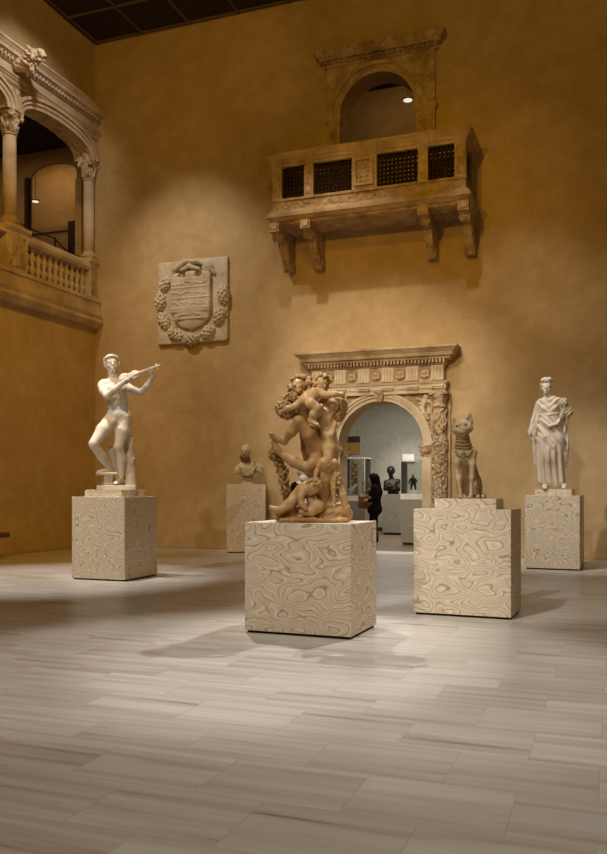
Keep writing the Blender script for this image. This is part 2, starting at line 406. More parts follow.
def rot(yaw=0, pitch=0, roll=0):
    """head frame: yaw turns to the viewer's right, pitch lifts the chin, roll leans the crown to the right"""
    return np.array(Matrix.Rotation(R_(yaw), 3, 'Z') @ Matrix.Rotation(R_(-pitch), 3, 'X') @ Matrix.Rotation(R_(roll), 3, 'Y'))
def R_(d): return math.radians(d)
def facing(u): return A + math.atan((303.5 - u) / 838)      # turned square to the spot the photograph was taken from
def head(S, c, h, R, k=.02, child=False, ears=True):
    P = lambda x, y, z: V3(c) + h * (R @ V3((x, y, z)))
    wd = .36 if child else .325
    S.ell(P(0, .04, .10), (wd * h, .40 * h, .40 * h), R, k)
    S.cap(P(0, -.10, .06), P(0, -.15, -.30), .27 * h, (.20 if child else .18) * h, .09 * h)
    S.ell(P(0, -.26, -.40), (.10 * h, .09 * h, .08 * h), R, .06 * h)
    for sx in (-1, 1):
        S.cap(P(.05 * sx, -.335, .115), P(.21 * sx, -.29, .10), .038 * h, .03 * h, .04 * h)
        S.ell(P(.135 * sx, -.395, .02), (.065 * h, .045 * h, .036 * h), R, .03 * h, True)
        S.ell(P(.135 * sx, -.305, .015), (.06 * h, .05 * h, .045 * h), R, .012 * h)
        S.ell(P(.17 * sx, -.22, -.14), (.10 * h, .08 * h, .09 * h), R, .06 * h)
        if ears: S.ell(P((wd + .01) * sx, .05, -.02), (.045 * h, .09 * h, .12 * h), R, .03 * h)
    S.cap(P(0, -.345, .07), P(0, -.435, -.10), .034 * h, .055 * h, .03 * h)
    S.cap(P(-.085, -.335, -.215), P(.085, -.335, -.215), .03 * h, None, .02 * h)
    S.cap(P(-.075, -.335, -.285), P(.075, -.335, -.285), .034 * h, None, .02 * h)
    S.cap(P(-.085, -.385, -.248), P(.085, -.385, -.248), .009 * h, None, .012 * h, True)
def hand(S, w, f, n, size=.18, curl=.5, fr=.0085):
    """w wrist, f direction of the fingers, n direction the palm faces"""
    w, f, n = V3(w), V3(f), V3(n); f = f / np.linalg.norm(f); n = n - f * (n @ f); n = n / np.linalg.norm(n); t = np.cross(f, n)
    S.cap(w, w + f * size * .22, .024 * size / .18, .026 * size / .18, .012)
    for i, (o, l) in enumerate(((-.16, .40), (-.055, .46), (.05, .43), (.145, .34))):
        base = w + f * size * .40 + t * o * size * 1.1
        S.cap(w + f * size * .1 + t * o * size * .7, base, .012 * size / .18, None, .012)
        d = f; p = base
        for j, part in enumerate((.45, .33, .25)):
            ang = curl * (.5 + .5 * j); d = f * math.cos(ang * (j + 1) * .6) + n * math.sin(ang * (j + 1) * .6)
            q = p + d * l * size * part * 1.1; S.cap(p, q, fr * (1 - .08 * j), fr * (.95 - .1 * j), .004); p = q
    b = w + f * size * .12 - t * .14 * size; m = b + (f * .5 - t * .55 + n * .35) * size * .28; e = m + (f * .75 - t * .1 + n * .45) * size * .24
    S.cap(w + f * size * .08, b, .016 * size / .18, .013 * size / .18, .01); S.cap(b, m, fr * 1.25, fr * 1.1, .006); S.cap(m, e, fr * 1.1, fr * .9, .004)

# ------------------------------------------------------------------ the room
def structure(name, mb, mat, **kw): return setp(mb.build(name, mat, **kw), kind='structure')
bwf = lambda a, b, d: (a, d, b)            # plane parallel to the back wall
lwf = lambda a, b, d: (d, a, b)            # plane parallel to the left wall
XR, YN = 6.0, -5.0
structure('floor', MB().box(XL - .02, XR, YN, YB + .02, -.2, 0), M['floor'])
# back wall: doorway (arched) and the upper window (arched)
door_arch = [(-5.17, 0.0), (-5.17, 2.12)] + arc(-4.31, 2.12, .86, .88, PI, 0, 24)[1:-1] + [(-3.45, 2.12), (-3.45, 0.0)]
win_arch = [(-5.15, 6.4), (-5.15, 8.69)] + arc(-4.375, 8.69, .775, .775, PI, 0, 24)[1:-1] + [(-3.60, 8.69), (-3.60, 6.4)]
outer = [(XL, 0), (-5.17, 0)] + door_arch[1:-1] + [(-3.45, 0), (XR, 0), (XR, ZC), (XL, ZC)]
mb = MB(); mb.add(*panel_with_holes(outer, [win_arch], bwf, YB, YB + .45)); structure('wall_back', mb, M['plaster'])
mb = MB()
mb.box(XL - .4, XL, YN, YB, 0, 5.1).box(XL - .4, XL, YN, YB, 9.5, ZC).box(XL - .4, XL, YN, 9.2, 5.1, 9.5)
structure('wall_left', mb, M['plaster_left'])
structure('ceiling', MB().box(XL - .4, XR, YN, YB + .4, ZC, ZC + .2), M['ceil'])
mb = MB()
for i in range(5): mb.box(XL, -1, YB - .10 - 1.05 * i, YB - .07 - 1.05 * i, ZC - .04, ZC + .01)
for i in range(9): mb.box(XL + .10 + 1.15 * i, XL + .13 + 1.15 * i, 8, YB - .02, ZC - .04, ZC + .01)
structure('trim_1', mb, M['ceilbar'])
structure('baseboard_back', MB().box(XL, -6.0, YB - .012, YB, 0, .035).box(-2.75, XR, YB - .012, YB, 0, .035), M['tan'])
structure('baseboard_left', MB().box(XL, XL + .012, YN, YB - .02, 0, .05), M['tan'])

# gallery beyond the doorway
GY0, GY1, GX0, GX1, GZ = YB + .45, 24.6, -9.2, -2.2, 4.2
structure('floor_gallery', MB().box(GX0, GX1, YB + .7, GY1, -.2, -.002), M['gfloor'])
structure('trim_2', MB().box(-5.17, -3.45, YB + .021, YB + .7, -.15, .004), M['threshold'])
structure('wall_gallery_back', MB().box(GX0, GX1, GY1, GY1 + .2, 0, GZ), M['gwall'])
structure('wall_gallery_left', MB().box(GX0 - .2, GX0, GY0, GY1, 0, GZ), M['gwall'])
structure('wall_gallery_right', MB().box(GX1, GX1 + .2, GY0, GY1, 0, GZ), M['gwall'])
structure('ceiling_gallery', MB().box(GX0, GX1, GY0, GY1, GZ, GZ + .2), M['gwall'])
structure('baseboard_gallery', MB().box(GX0, GX1, GY1 - .02, GY1, 0, .11), M['dark'])

# room behind the upper window
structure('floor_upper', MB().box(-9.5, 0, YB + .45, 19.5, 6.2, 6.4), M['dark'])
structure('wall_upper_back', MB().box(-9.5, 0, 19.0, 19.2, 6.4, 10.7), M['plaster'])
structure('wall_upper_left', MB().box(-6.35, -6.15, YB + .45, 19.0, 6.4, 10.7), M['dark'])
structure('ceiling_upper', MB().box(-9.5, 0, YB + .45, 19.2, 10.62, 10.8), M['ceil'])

# room behind the arcade
structure('floor_loggia', MB().box(-17.5, XL - .02, 9.0, 21.5, 5.1, 5.45), M['old'])
mb = MB()
inn = [(-14.44, 5.4), (-14.44, 9.45)] + arc(-13.72, 9.45, .72, .30, PI, 0, 16)[1:-1] + [(-13.0, 9.45), (-13.0, 5.4)]
mb.add(*panel_with_holes([(-17.5, 5.4)] + inn + [(-11.3, 5.4), (-11.3, 10.2), (-17.5, 10.2)], [], bwf, 18.2, 18.26))
structure('wall_loggia_inner', mb, M['plaster'])
structure('wall_loggia_far', MB().box(-18.5, -11.3, 21.0, 21.2, 5.4, 11.2), M['plaster'])
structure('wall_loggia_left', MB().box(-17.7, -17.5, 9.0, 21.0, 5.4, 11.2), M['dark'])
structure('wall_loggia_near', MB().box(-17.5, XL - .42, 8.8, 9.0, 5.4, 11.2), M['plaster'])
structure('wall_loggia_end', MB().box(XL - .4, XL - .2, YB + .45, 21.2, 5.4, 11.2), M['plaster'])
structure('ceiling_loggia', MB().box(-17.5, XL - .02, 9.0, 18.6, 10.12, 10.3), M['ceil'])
structure('trim_3', MB().box(-12.99, -12.80, 18.12, 18.2, 5.4, 9.25), M['pale'])
structure('trim_4', MB().box(-17.4, -13.9, 20.9, 21.0, 8.98, 9.12).box(-17.4, -13.9, 20.94, 21.0, 5.4, 9.0), M['tan'])
structure('trim_5', MB().box(-14.56, -14.44, 18.1, 18.2, 5.4, 9.45), M['dark'])
structure('door_1', MB().box(-15.2, -14.95, 20.85, 20.94, 5.4, 9.2), M['dark'])

# ------------------------------------------------------------------ arcade in the left wall
XA = -10.86                                    # front plane of the arcade
arcade = thing('stone_arcade', 'carved marble arcade with balustrade set high in the left wall', 'arcade', (XA, 13.3, 4.8))
arcade.location = (0, 0, 0)
lf = lambda a, p, z: (XA + p, a, z)
ZS = 8.57
def basket(y0, y1, rise, z, n=20): # flattened three-centred look
    c, r = (y0 + y1) / 2, (y1 - y0) / 2
    return [(c - r * math.cos(PI * i / n), z + rise * math.sin(PI * i / n) ** .75) for i in range(n + 1)]
YE = YB - .01
def opening(y0, y1, d): 
    p = basket(y0 - d, y1 + d, .36 + d, ZS)
    return p
a1 = opening(13.46, 15.70, 0); a2 = opening(10.8, 13.0, 0)
poly = [(9.2, ZS)] + [(10.8, ZS)] + a2[1:-1] + [(13.0, ZS), (13.46, ZS)] + a1[1:-1] + [(15.70, ZS), (YE, ZS), (YE, 9.30), (9.2, 9.30)]
mb = MB(); mb.add(*panel_with_holes(poly, [], lwf, XA - .42, XA)); mb.build('arch_wall', M['arccarved'], arcade)
for a in ((13.46, 15.70), (10.8, 13.0)):
    mb = MB()
    for d0, d1, p in ((0, .085, .02), (.085, .17, .045), (.17, .235, .08)):
        A_ = [q for q in opening(a[0], a[1], d0)]; B_ = [q for q in opening(a[0], a[1], d1)]
        A_ = [(min(y, YE), z) for y, z in A_]; B_ = [(min(max(y, a[0] - .2), YE), z) for y, z in B_]
        mb.strip(A_, B_, lwf, XA - .02, XA + p)
    mb.build('arch_moulding', M['arc'], arcade)
L1 = [(9.05, .02, 9.09, .05), (9.09, .04, 9.14, .04), (9.14, .06, 9.19, .09), (9.19, .10, 9.22, .10), (9.22, .05, 9.245, .05)]
run = lambda mb, lay: mould(mb, 8.9, YE - max(max(l[1], l[3]) for l in lay), lay, lf)
def flat_run(lay, y0=9.0, y1=None):
    mb = MB(); y1 = YE if y1 is None else y1
    for z0, p0, z1, p1 in lay:
        mb.frus(XA - .3, XA + p0, y0, y1, z0, XA - .3, XA + p1, y0, y1, z1)
    return mb
flat_run(L1).build('architrave', M['arc'], arcade)
flat_run([(9.245, .02, 9.42, .02)]).build('frieze', M['arc'], arcade)
mb = flat_run([(9.42, .05, 9.45, .08), (9.45, .06, 9.53, .06)])
mb.build('bed_moulding', M['arc'], arcade)
comb(9.6, 62, .103, .055, .05, .12, lf, 9.46, 9.525).build('dentil_course', M['arc'], arcade)
flat_run([(9.53, .13, 9.555, .14), (9.555, .17, 9.61, .18), (9.61, .18, 9.68, .24), (9.68, .25, 9.72, .25)]).build('cornice', M['arc'], arcade)
# ledge under the balustrade
flat_run([(5.12, .06, 5.42, .06), (5.42, .09, 5.47, .09), (5.06, .10, 5.12, .13), (4.98, .13, 5.06, .10), (4.86, .05, 4.98, .14)], 9.0, YE).build('ledge', M['arc'], arcade)
def capital_mb(c, r, z0, h):
    mb = MB(); cx, cy = c
    mb.lathe([(r, z0), (r * 1.18, z0 + .01), (r * 1.18, z0 + .03), (r * 1.0, z0 + .045), (r * 1.08, z0 + h * .4), (r * 1.35, z0 + h * .78), (r * 1.4, z0 + h * .85)], (cx, cy, 0), 20)
    mb.box(cx - r * 1.45, cx + r * 1.45, cy - r * 1.45, cy + r * 1.45, z0 + h * .86, z0 + h)
    for row, (zz, rr, n) in enumerate(((.30, 1.18, 8), (.55, 1.28, 8))):
        for i in range(n):
            a = 2 * PI * (i + .5 * row) / n
            p = [(cx + r * q * math.cos(a), cy + r * q * math.sin(a), z0 + h * t) for q, t in ((.98, .08), (1.1, zz - .05), (rr, zz + .05), (rr + .22, zz + .16), (rr + .24, zz + .09))]
            mb.tube(p, [.02, .03, .027, .02, .01], 6)
    for i in range(4):                        # corner volutes
        a = PI / 4 + i * PI / 2; q = r * 1.8
        mb.tube([(cx + q * math.cos(a) - .05 * math.sin(a), cy + q * math.sin(a) + .05 * math.cos(a), z0 + h * .76), (cx + q * math.cos(a) + .05 * math.sin(a), cy + q * math.sin(a) - .05 * math.cos(a), z0 + h * .76)], .042, 10)
    return mb
for cy, r in ((13.24, .125), (15.85, .115)):
    cxx = XA - .14
    mb = MB(); mb.lathe([(r * 1.03, 6.44), (r * 1.05, 7.0), (r, 8.12)], (cxx, cy, 0), 24); col = mb.build('column', M['arc'], arcade)
    capital_mb((cxx, cy), r, 8.12, .45).build('capital', M['arccarved'], col)
    MB().box(cxx - r * 1.35, cxx + r * 1.35, cy - r * 1.35, cy + r * 1.35, 6.36, 6.42).lathe([(r * 1.5, 6.42), (r * 1.55, 6.45), (r * 1.4, 6.48), (r * 1.1, 6.50), (r * 1.25, 6.53), (r * 1.05, 6.56)], (cxx, cy, 0), 24).build('column_base', M['arc'], col)
for y0, y1 in ((12.98, 13.60), (15.70, YE)):
    mb = MB().box(XA - .38, XA, y0, y1, 5.46, 6.26)
    mb.frus(XA - .40, XA + .02, y0 - .02, min(y1 + .02, YE), 6.26, XA - .44, XA + .06, y0 - .05, min(y1 + .05, YE), 6.31).box(XA - .44, XA + .06, y0 - .05, min(y1 + .05, YE), 6.31, 6.37)
    post = mb.build('pedestal_post', M['arc'], arcade)
    MB().box(XA - .01, XA + .012, y0 + .06, y1 - .06, 5.58, 6.18).build('carved_panel', M['arccarved'], post)
MB().frus(XA - .30, XA - .02, 13.58, 15.72, 6.12, XA - .33, XA + .02, 13.58, 15.72, 6.17).box(XA - .33, XA + .02, 13.58, 15.72, 6.17, 6.23).frus(XA - .33, XA + .02, 13.58, 15.72, 6.23, XA - .27, XA - .04, 13.58, 15.72, 6.31).build('handrail', M['arc'], arcade)
MB().frus(XA - .33, XA + .02, 9.1, 13.0, 6.17, XA - .27, XA - .04, 9.1, 13.0, 6.31).build('handrail', M['arc'], arcade)
MB().box(XA - .30, XA - .01, 9.0, YE, 5.46, 5.54).build('bottom_rail', M['arc'], arcade)
prof = [(.055, 0), (.055, .03), (.035, .05), (.045, .09), (.07, .16), (.062, .2), (.034, .245), (.048, .26), (.048, .285), (.034, .3), (.062, .345), (.07, .39), (.045, .46), (.034, .5), (.055, .56), (.055, .60)]
bal = MB().lathe(prof, (0, 0, 0), 14).build('baluster', M['arc'], arcade); bal.location = (XA - .155, 13.74, 5.535)
for i in range(1, 11): dup(bal, arcade, (XA - .155, 13.74 + .187 * i, 5.535))
for i in range(4): dup(bal, arcade, (XA - .155, 12.85 - .2 * i, 5.535))

# beast's head jutting from the cornice
C = Carve((-.35, -.3, -.42), (.62, .3, .34), .011)
C.cap((-.25, 0, -.05), (.22, 0, .08), .17, .15, .05).cap((.2, 0, .1), (.40, 0, .12), .15, .13, .04)
C.cap((.36, 0, .10), (.52, 0, .03), .095, .075, .03).cap((.38, 0, -.02), (.50, 0, -.06), .06, .05, .02)
C.cap((-.1, 0, -.1), (.12, 0, -.25), .15, .09, .05).cap((.05, 0, -.22), (.02, 0, -.36), .1, .04, .04)
for sy in (-1, 1):
    C.cap((.22, .11 * sy, .2), (.13, .16 * sy, .30), .05, .025, .02).ell((.46, .075 * sy, .15), (.04, .03, .03), None, .01)
    C.ell((.47, .05 * sy, .085), (.03, .02, .02), None, .01, True)
    C.cap((.0, .14 * sy, -.05), (.22, .15 * sy, -.22), .05, .03, .02)
C.ell((.53, 0, -.015), (.07, .06, .022), None, .015, True)
C.curls((.16, 0, .06), (.2, .19, .2), 46, .04, None, lambda u: u[0] < .55, .012, 3).rough(.008, 34)
t = C.build('beast_head', M['arccarved'], arcade, 'weathered beast head'); t.location = (XA + .30, 13.20, 9.47); t.scale = (.76, .76, .76)

# ------------------------------------------------------------------ balcony on the back wall
YF = 15.05
balc = thing('stone_balcony', 'carved stone balcony with dark wooden lattice panels high on the back wall', 'balcony', (-4.3, YF, 6.5)); balc.location = (0, 0, 0)
BX0, BX1 = -6.23, -2.50
bf = lambda a, p, z: (a, YF - p, z)
def ring(z0, z1, p0, p1, thick=.2):
    """three-sided course (front and both ends)"""
    mb = MB()
    mb.frus(BX0 - p0, BX1 + p0, YF - p0, YF + thick, z0, BX0 - p1, BX1 + p1, YF - p1, YF + thick, z1)
    for x0, x1, s in ((BX0, BX0 + thick, -1), (BX1 - thick, BX1, 1)):
        a = (x0 - p0 if s < 0 else x0); b = (x1 + p0 if s > 0 else x1); c = (x0 - p1 if s < 0 else x0); d = (x1 + p1 if s > 0 else x1)
        mb.frus(a, b, YF + thick, YB, z0, c, d, YF + thick, YB, z1)
    return mb
def merge(*ms):
    o = MB()
    for m in ms: o.add(m.v, m.f); o.smooth[-len(m.f):] = m.smooth
    return o
merge(ring(7.50, 7.56, .0, .02), ring(7.56, 7.62, .04, .05), ring(7.62, 7.69, .06, .11), ring(7.69, 7.735, .12, .12)).build('top_rail', M['old'], balc)
merge(ring(6.66, 6.86, .0, .0), ring(6.84, 6.89, .025, .01)).build('base_band', M['carved'], balc)
merge(ring(6.46, 6.52, .02, .08), ring(6.52, 6.575, .10, .10), ring(6.575, 6.66, .09, .03)).build('ledge', M['old'], balc)
MB().box(BX0 + .02, BX1 - .02, YF + .02, YB, 6.40, 6.62).build('floor_slab', M['carved'], balc)
piers = [(-6.23, -6.045), (-5.58, -5.395), (-4.625, -4.145), (-3.37, -3.185), (-2.70, -2.50)]
for x0, x1 in piers:
    pr = MB().box(x0, x1, YF - .012, YF + .17, 6.86, 7.52).build('pier', M['old'], balc)
    MB().box(x0 + .035, x1 - .035, YF - .026, YF - .008, 6.93, 7.44).build('carved_panel', M['carved'], pr)
    MB().frus(x0 - .01, x1 + .01, YF - .02, YF + .05, 7.50, x0 - .03, x1 + .03, YF - .14, YF + .05, 7.70).build('pier_cap', M['old'], pr)
C = Carve((-.2, -.08, -.27), (.2, .03, .27), .008)
for a in (-.165, .165): C.box((a, -.02, 0), (.018, .035, .245), None, .008, .006)
for b in (-.235, .235): C.box((0, -.02, b), (.18, .035, .018), None, .008, .006)
C.box((0, .0, 0), (.17, .012, .24), None, .004, .004).chain([((0, -.015, -.2), .016), ((.02, -.02, -.08), .014), ((-.02, -.02, .06), .014), ((0, -.02, .19), .012)], .01)
for k in range(5):
    for sx in (-1, 1): C.chain([((0, -.018, -.17 + .08 * k), .012), ((.06 * sx, -.024, -.14 + .08 * k), .016), ((.10 * sx, -.02, -.17 + .08 * k), .012)], .008)
o = C.build('central_relief', M['old'], balc); o.location = (-4.385, YF - .012, 7.19)
for x in (BX0, BX1 - .17): MB().box(x, x + .17, YB - .2, YB, 6.86, 7.52).build('wall_pier', M['old'], balc)
def lattice(a0, a1, fn, z0=6.875, z1=7.51, st=.078, w=.021):
    mb = MB(); n = max(2, round((a1 - a0) / st)); m = round((z1 - z0) / st)
    for i in range(n + 1):
        a = a0 + (a1 - a0) * i / n; p, q = fn(a - w, 0, z0), fn(a + w, .03, z1); mb.box(min(p[0], q[0]), max(p[0], q[0]), min(p[1], q[1]), max(p[1], q[1]), z0, z1)
    for j in range(m + 1):
        z = z0 + (z1 - z0) * j / m; p, q = fn(a0, .005, z - w), fn(a1, .036, z + w); mb.box(min(p[0], q[0]), max(p[0], q[0]), min(p[1], q[1]), max(p[1], q[1]), z - w, z + w)
    return mb
ff = lambda a, d, z: (a, YF + .07 + d, z)
for (a, b), (c, d) in zip(piers, piers[1:]): lattice(b, c, ff).build('lattice_panel', M['lattice'], balc)
for x in (BX0 + .05, BX1 - .1):
    fs = lambda a, d, z, x=x: (x + d, a, z)
    lattice(YF + .17, YB - .2, fs).build('lattice_panel', M['lattice'], balc)
def bracket(x0, x1):
    prof = [(YF + .02, 6.46), (YF + .02, 6.30), (YF + .10, 6.24), (YF + .22, 6.24), (YF + .27, 6.30), (YF + .34, 6.20), (YF + .44, 6.02), (YF + .56, 5.88), (YF + .68, 5.76), (YF + .78, 5.70), (YF + .88, 5.72), (YF + .95, 5.80), (YB, 5.9), (YB, 6.46)]
    mb = MB(); mb.prism(prof, lambda a, b, d: (d, a, b), x0 + .02, x1 - .02)
    mb.box(x0 - .005, x1 + .005, YF - .03, YF + .14, 6.27, 6.46)
    for yy, zz, rr in ((YF + .2, 6.22, .085), (YF + .8, 5.77, .1)):
        mb.tube([(x0, yy, zz), (x1, yy, zz)], rr, 14)
    return mb
for x0, x1 in ((-6.29, -6.10), (-5.65, -5.46), (-3.37, -3.18), (-2.64, -2.45)):
    b = bracket(x0, x1).build('bracket', M['carved'], balc)
    MB().box(x0 + .04, x1 - .04, YF - .045, YF - .02, 6.31, 6.43).build('carved_square', M['old'], b)

# upper window surround
ws = thing('carved_window_surround', 'dark carved arched window surround behind the balcony', 'window surround', (0, 0, 0))
def arch_face(cx, cz, r, x0, x1, z1, n=24):
    h = arc(cx, cz, r, r, PI, 0, n)
    return [(x0, cz)] + h + [(x1, cz), (x1, z1), (x0, z1)]
mb = MB(); mb.add(*panel_with_holes(arch_face(-4.375, 8.69, .775, -5.41, -3.23, 9.74), [], bwf, YB - .09, YB - .002)); mb.build('spandrel_panel', M['carved'], ws)
mb = MB()
for r0, r1, p in ((.76, .82, .12), (.92, .99, .125)):
    mb.strip(arc(-4.375, 8.69, r0, r0, PI, 0, 28), arc(-4.375, 8.69, r1, r1, PI, 0, 28), bwf, YB - p, YB - .05)
mb.build('arch_moulding', M['old'], ws)
for x0, x1 in ((-5.41, -5.145), (-3.605, -3.23)):
    pl = MB().box(x0, x1, YB - .09, YB - .002, 6.63, 8.58).build('pilaster', M['old'], ws)
    MB().box(x0 + .06, x1 - .06, YB - .105, YB - .085, 6.7, 8.50).build('carved_panel', M['carved'], pl)
    MB().frus(x0 - .01, x1 + .01, YB - .10, YB + .03, 8.56, x0 - .04, x1 + .04, YB - .14, YB + .03, 8.64).box(x0 - .04, x1 + .04, YB - .14, YB + .03, 8.64, 8.69).build('impost', M['old'], pl)
mb = MB(); mould(mb, -5.42, -3.22, [(9.70, .02, 9.73, .05), (9.73, .04, 9.81, .04), (9.81, .12, 9.86, .12), (9.86, .13, 9.94, .20), (9.94, .21, 9.99, .21)], lambda a, p, z: (a, YB - .09 - p, z))
# closing the back of the cornice
q = comb(-5.44, 31, .0735, .04, .03, .10, lambda a, p, z: (a, YB - .09 - p, z), 9.74, 9.80); mb.add(q.v, q.f)
mb.build('cornice', M['carved'], ws)

# ------------------------------------------------------------------ doorway surround
ds = thing('carved_doorway_surround', 'carved marble doorway surround with deep cornice around the arched opening', 'doorway surround', (0, 0, 0))
DC = -4.31
face = [(-5.62, 2.12)] + arc(DC, 2.12, .86, .88, PI, 0, 24) + [(-3.0, 2.12), (-3.0, 3.16), (-5.62, 3.16)]
mb = MB(); mb.add(*panel_with_holes(face, [], bwf, YB - .10, YB - .002)); mb.build('spandrel_panel', M['carved'], ds)
mb = MB()
for r0, r1, p in ((.86, .93, .12), (.93, .985, .15), (.985, 1.04, .175)):
    mb.strip(arc(DC, 2.12, r0, r0 + .02, PI, 0, 30), arc(DC, 2.12, r1, min(r1 + .02, 1.045), PI, 0, 30), bwf, YB - p, YB - .05)
mb.build('arch_moulding', M['pale'], ds)
MB().prism([(DC - .06, 2.98), (DC + .06, 2.98), (DC + .10, 3.17), (DC - .10, 3.17)], bwf, YB - .22, YB - .1).build('keystone', M['carved'], ds)
for x0, x1, s in ((-5.36, -5.14, 1), (-3.48, -3.26, -1)):
    r0, r1 = (-5.168, x1) if s > 0 else (x0, -3.452)
    jb = MB().box(x0, x1, YB - .10, YB - .002, 0, 1.93).box(r0, r1, YB - .002, YB + .40, 0, 1.93).box(x0 + .03, x1 - .03, YB - .115, YB - .09, .1, 1.86).build('jamb', M['pale'], ds)
    e0, e1 = (x0, x1 + .06) if s > 0 else (x0 - .06, x1)
    MB().frus(x0, x1, YB - .11, YB - .002, 1.91, e0, e1, YB - .15, YB - .002, 2.03).box(e0, e1, YB - .15, YB - .002, 2.03, 2.12).box(min(r0, e0) if s < 0 else r0, max(r1, e1) if s > 0 else r1, YB - .002, YB + .40, 1.93, 2.12).build('impost', M['carved'], jb)
    cx = -5.50 if s > 0 else -3.12
    mb = MB(); mb.lathe([(.125, .62), (.135, 1.2), (.135, 1.8), (.122, 2.82)], (cx, YB - .22, 0), 24)
    cl = mb.build('column', M['carved'], ds)
    mb = MB()                                   # relief bands winding round the shaft
    for k in range(3):
        for sg in (1,):
            pts = [(cx + .133 * math.cos(a), YB - .22 + .133 * math.sin(a), .66 + 2.14 * i / 70) for i in range(71) for a in [sg * (i * .17) + k * PI / 1.5 + .25 * math.sin(i * .9)]]
            mb.tube(pts, .014, 5)
    rg = random.Random(int(cx * 10))
    for i in range(120):
        a, z = rg.uniform(-PI - .3, .3), rg.uniform(.68, 2.78); q = rg.uniform(.6, 1.2); mb.lathe([(.001, -.034 * q), (.016 * q, -.02 * q), (.023 * q, 0), (.016 * q, .02 * q), (.001, .034 * q)], (cx + .135 * math.cos(a), YB - .22 + .135 * math.sin(a), z), 7)
    mb.build('carved_vine', M['palecarved'], cl)
    MB().lathe([(.125, 2.82), (.15, 2.83), (.15, 2.855), (.128, 2.87), (.14, 2.95), (.175, 3.04), (.18, 3.06)], (cx, YB - .22, 0), 20).box(cx - .18, cx + .18, YB - .40, YB - .05, 3.06, 3.115).build('capital', M['carved'], cl)
    MB().box(cx - .19, cx + .19, YB - .42, YB - .03, 0, .5).lathe([(.18, .5), (.185, .53), (.15, .56), (.16, .59), (.13, .63)], (cx, YB - .22, 0), 20).build('column_base', M['pale'], cl)
    MB().box(cx - .19, cx + .19, YB - .12, YB, .5, 3.11).build('back_pilaster', M['old'], ds)
    # winged figure lying in the spandrel
    C = Carve((-.3, -.12, -.34), (.3, .08, .3), .011)
    C.ell((-.02 * s, 0, .16), (.055, .055, .065), None, .01); C.cap((.0, 0, .08), (.05 * s, .01, -.03), .055, .05, .02)
    C.cap((.05 * s, .01, -.04), (.02 * s, -.02, -.15), .045, .035, .02).cap((.02 * s, -.02, -.15), (-.06 * s, .0, -.26), .035, .022, .02)
    C.cap((.08 * s, .01, -.04), (-.03 * s, .0, -.20), .04, .02, .02).cap((-.03 * s, 0, .09), (.11 * s, -.02, .03), .026, .02, .01).cap((.03 * s, 0, .1), (.17 * s, 0, .14), .026, .018, .01)
    C.cap((-.06 * s, .03, .08), (-.20 * s, .04, .02), .05, .02, .02)
    o = C.build('spandrel_figure', M['pale'], ds); o.location = (-5.1 if s > 0 else -3.42, YB - .12, 2.88)
ef = lambda a, p, z: (a, YB - .16 - p, z)
EX0, EX1 = -5.72, -3.02
def course(name, lay, mat):
    mb = MB()
    for z0, p0, z1, p1 in lay:
        mb.frus(EX0 - p0, EX1 + p0, YB - .2 - p0, YB, z0, EX0 - p1, EX1 + p1, YB - .2 - p1, YB, z1)
    return mb.build(name, mat, ds)
course('architrave', [(3.115, .0, 3.20, .0), (3.20, .02, 3.29, .02), (3.29, .04, 3.335, .06)], M['pale'])
fr = course('frieze', [(3.335, -.02, 3.64, -.02)], M['old'])
for i in range(6):
    x = EX0 + .14 + i * (EX1 - EX0 - .28) / 5
    mb = MB()
    for d in (-.09, -.03, .03, .09): mb.box(x + d - .021, x + d + .021, YB - .225, YB - .17, 3.36, 3.62)
    mb.box(x - .12, x + .12, YB - .205, YB - .17, 3.35, 3.635)
    mb.box(x - .125, x + .125, YB - .265, YB - .17, 3.225, 3.26)
    for d in range(6): mb.frus(x - .115 + d * .04, x - .085 + d * .04, YB - .262, YB - .2, 3.19, x - .109 + d * .04, x - .091 + d * .04, YB - .255, YB - .2, 3.226)
    mb.build('triglyph', M['pale'], fr)
    if i < 5:
        xm = x + (EX1 - EX0 - .28) / 10; C = Carve((-.13, -.08, -.13), (.13, .06, .13), .009)
        C.ell((0, 0, 0), (.1, .035, .11), None, .01).ell((0, -.03, 0), (.05, .035, .055), None, .01)
        for k in range(8): C.cap((0, -.01, 0), (.085 * math.cos(k * PI / 4), -.025, .09 * math.sin(k * PI / 4)), .022, .014, .008)
        o = C.build('rosette', M['carved'], fr); o.location = (xm, YB - .195, 3.49)
comb(EX0 - .03, 41, .0675, .04, .02, .09, lambda a, p, z: (a, YB - .2 - p, z), 3.68, 3.75).build('dentil_course', M['old'], ds)
course('cornice', [(3.64, .0, 3.68, .03), (3.68, .02, 3.75, .02), (3.75, .10, 3.80, .12), (3.80, .16, 3.86, .18), (3.86, .18, 3.94, .26), (3.94, .27, 3.985, .27)], M['old'])

# ------------------------------------------------------------------ coat of arms
C = Carve((-.95, -.2, -1.06), (.95, .08, 1.02), .014)
C.box((.02, .04, .02), (.83, .06, .87), None, .02, .01)
sh = thing('stone_coat_of_arms', 'square stone coat of arms with wreath fixed to the back wall', 'wall relief', (-8.47, YB - .06, 5.28))
C.box((0, .03, 0), (.82, .05, .88), None, .015, .01).rough(.004, 25).back(.0615)
C.build('slab', M['shield'], sh)
C = Carve((-.6, -.25, -.72), (.66, .1, .82), .011)
C.box((.02, -.06, .12), (.47, .075, .37), None, .03, .02).ell((.02, -.06, -.22), (.465, .08, .38), None, .03).cap((.02, -.06, -.5), (.02, -.06, -.64), .06, .02, .06)
for dx in (-.33, .36): C.ell((dx, -.07, .52), (.14, .07, .1), None, .04)
C.ell((.02, -.06, .56), (.16, .07, .12), None, .04).ell((-.19, -.08, .55), (.085, .1, .05), None, .02, True).ell((.21, -.08, .55), (.085, .1, .05), None, .02, True)
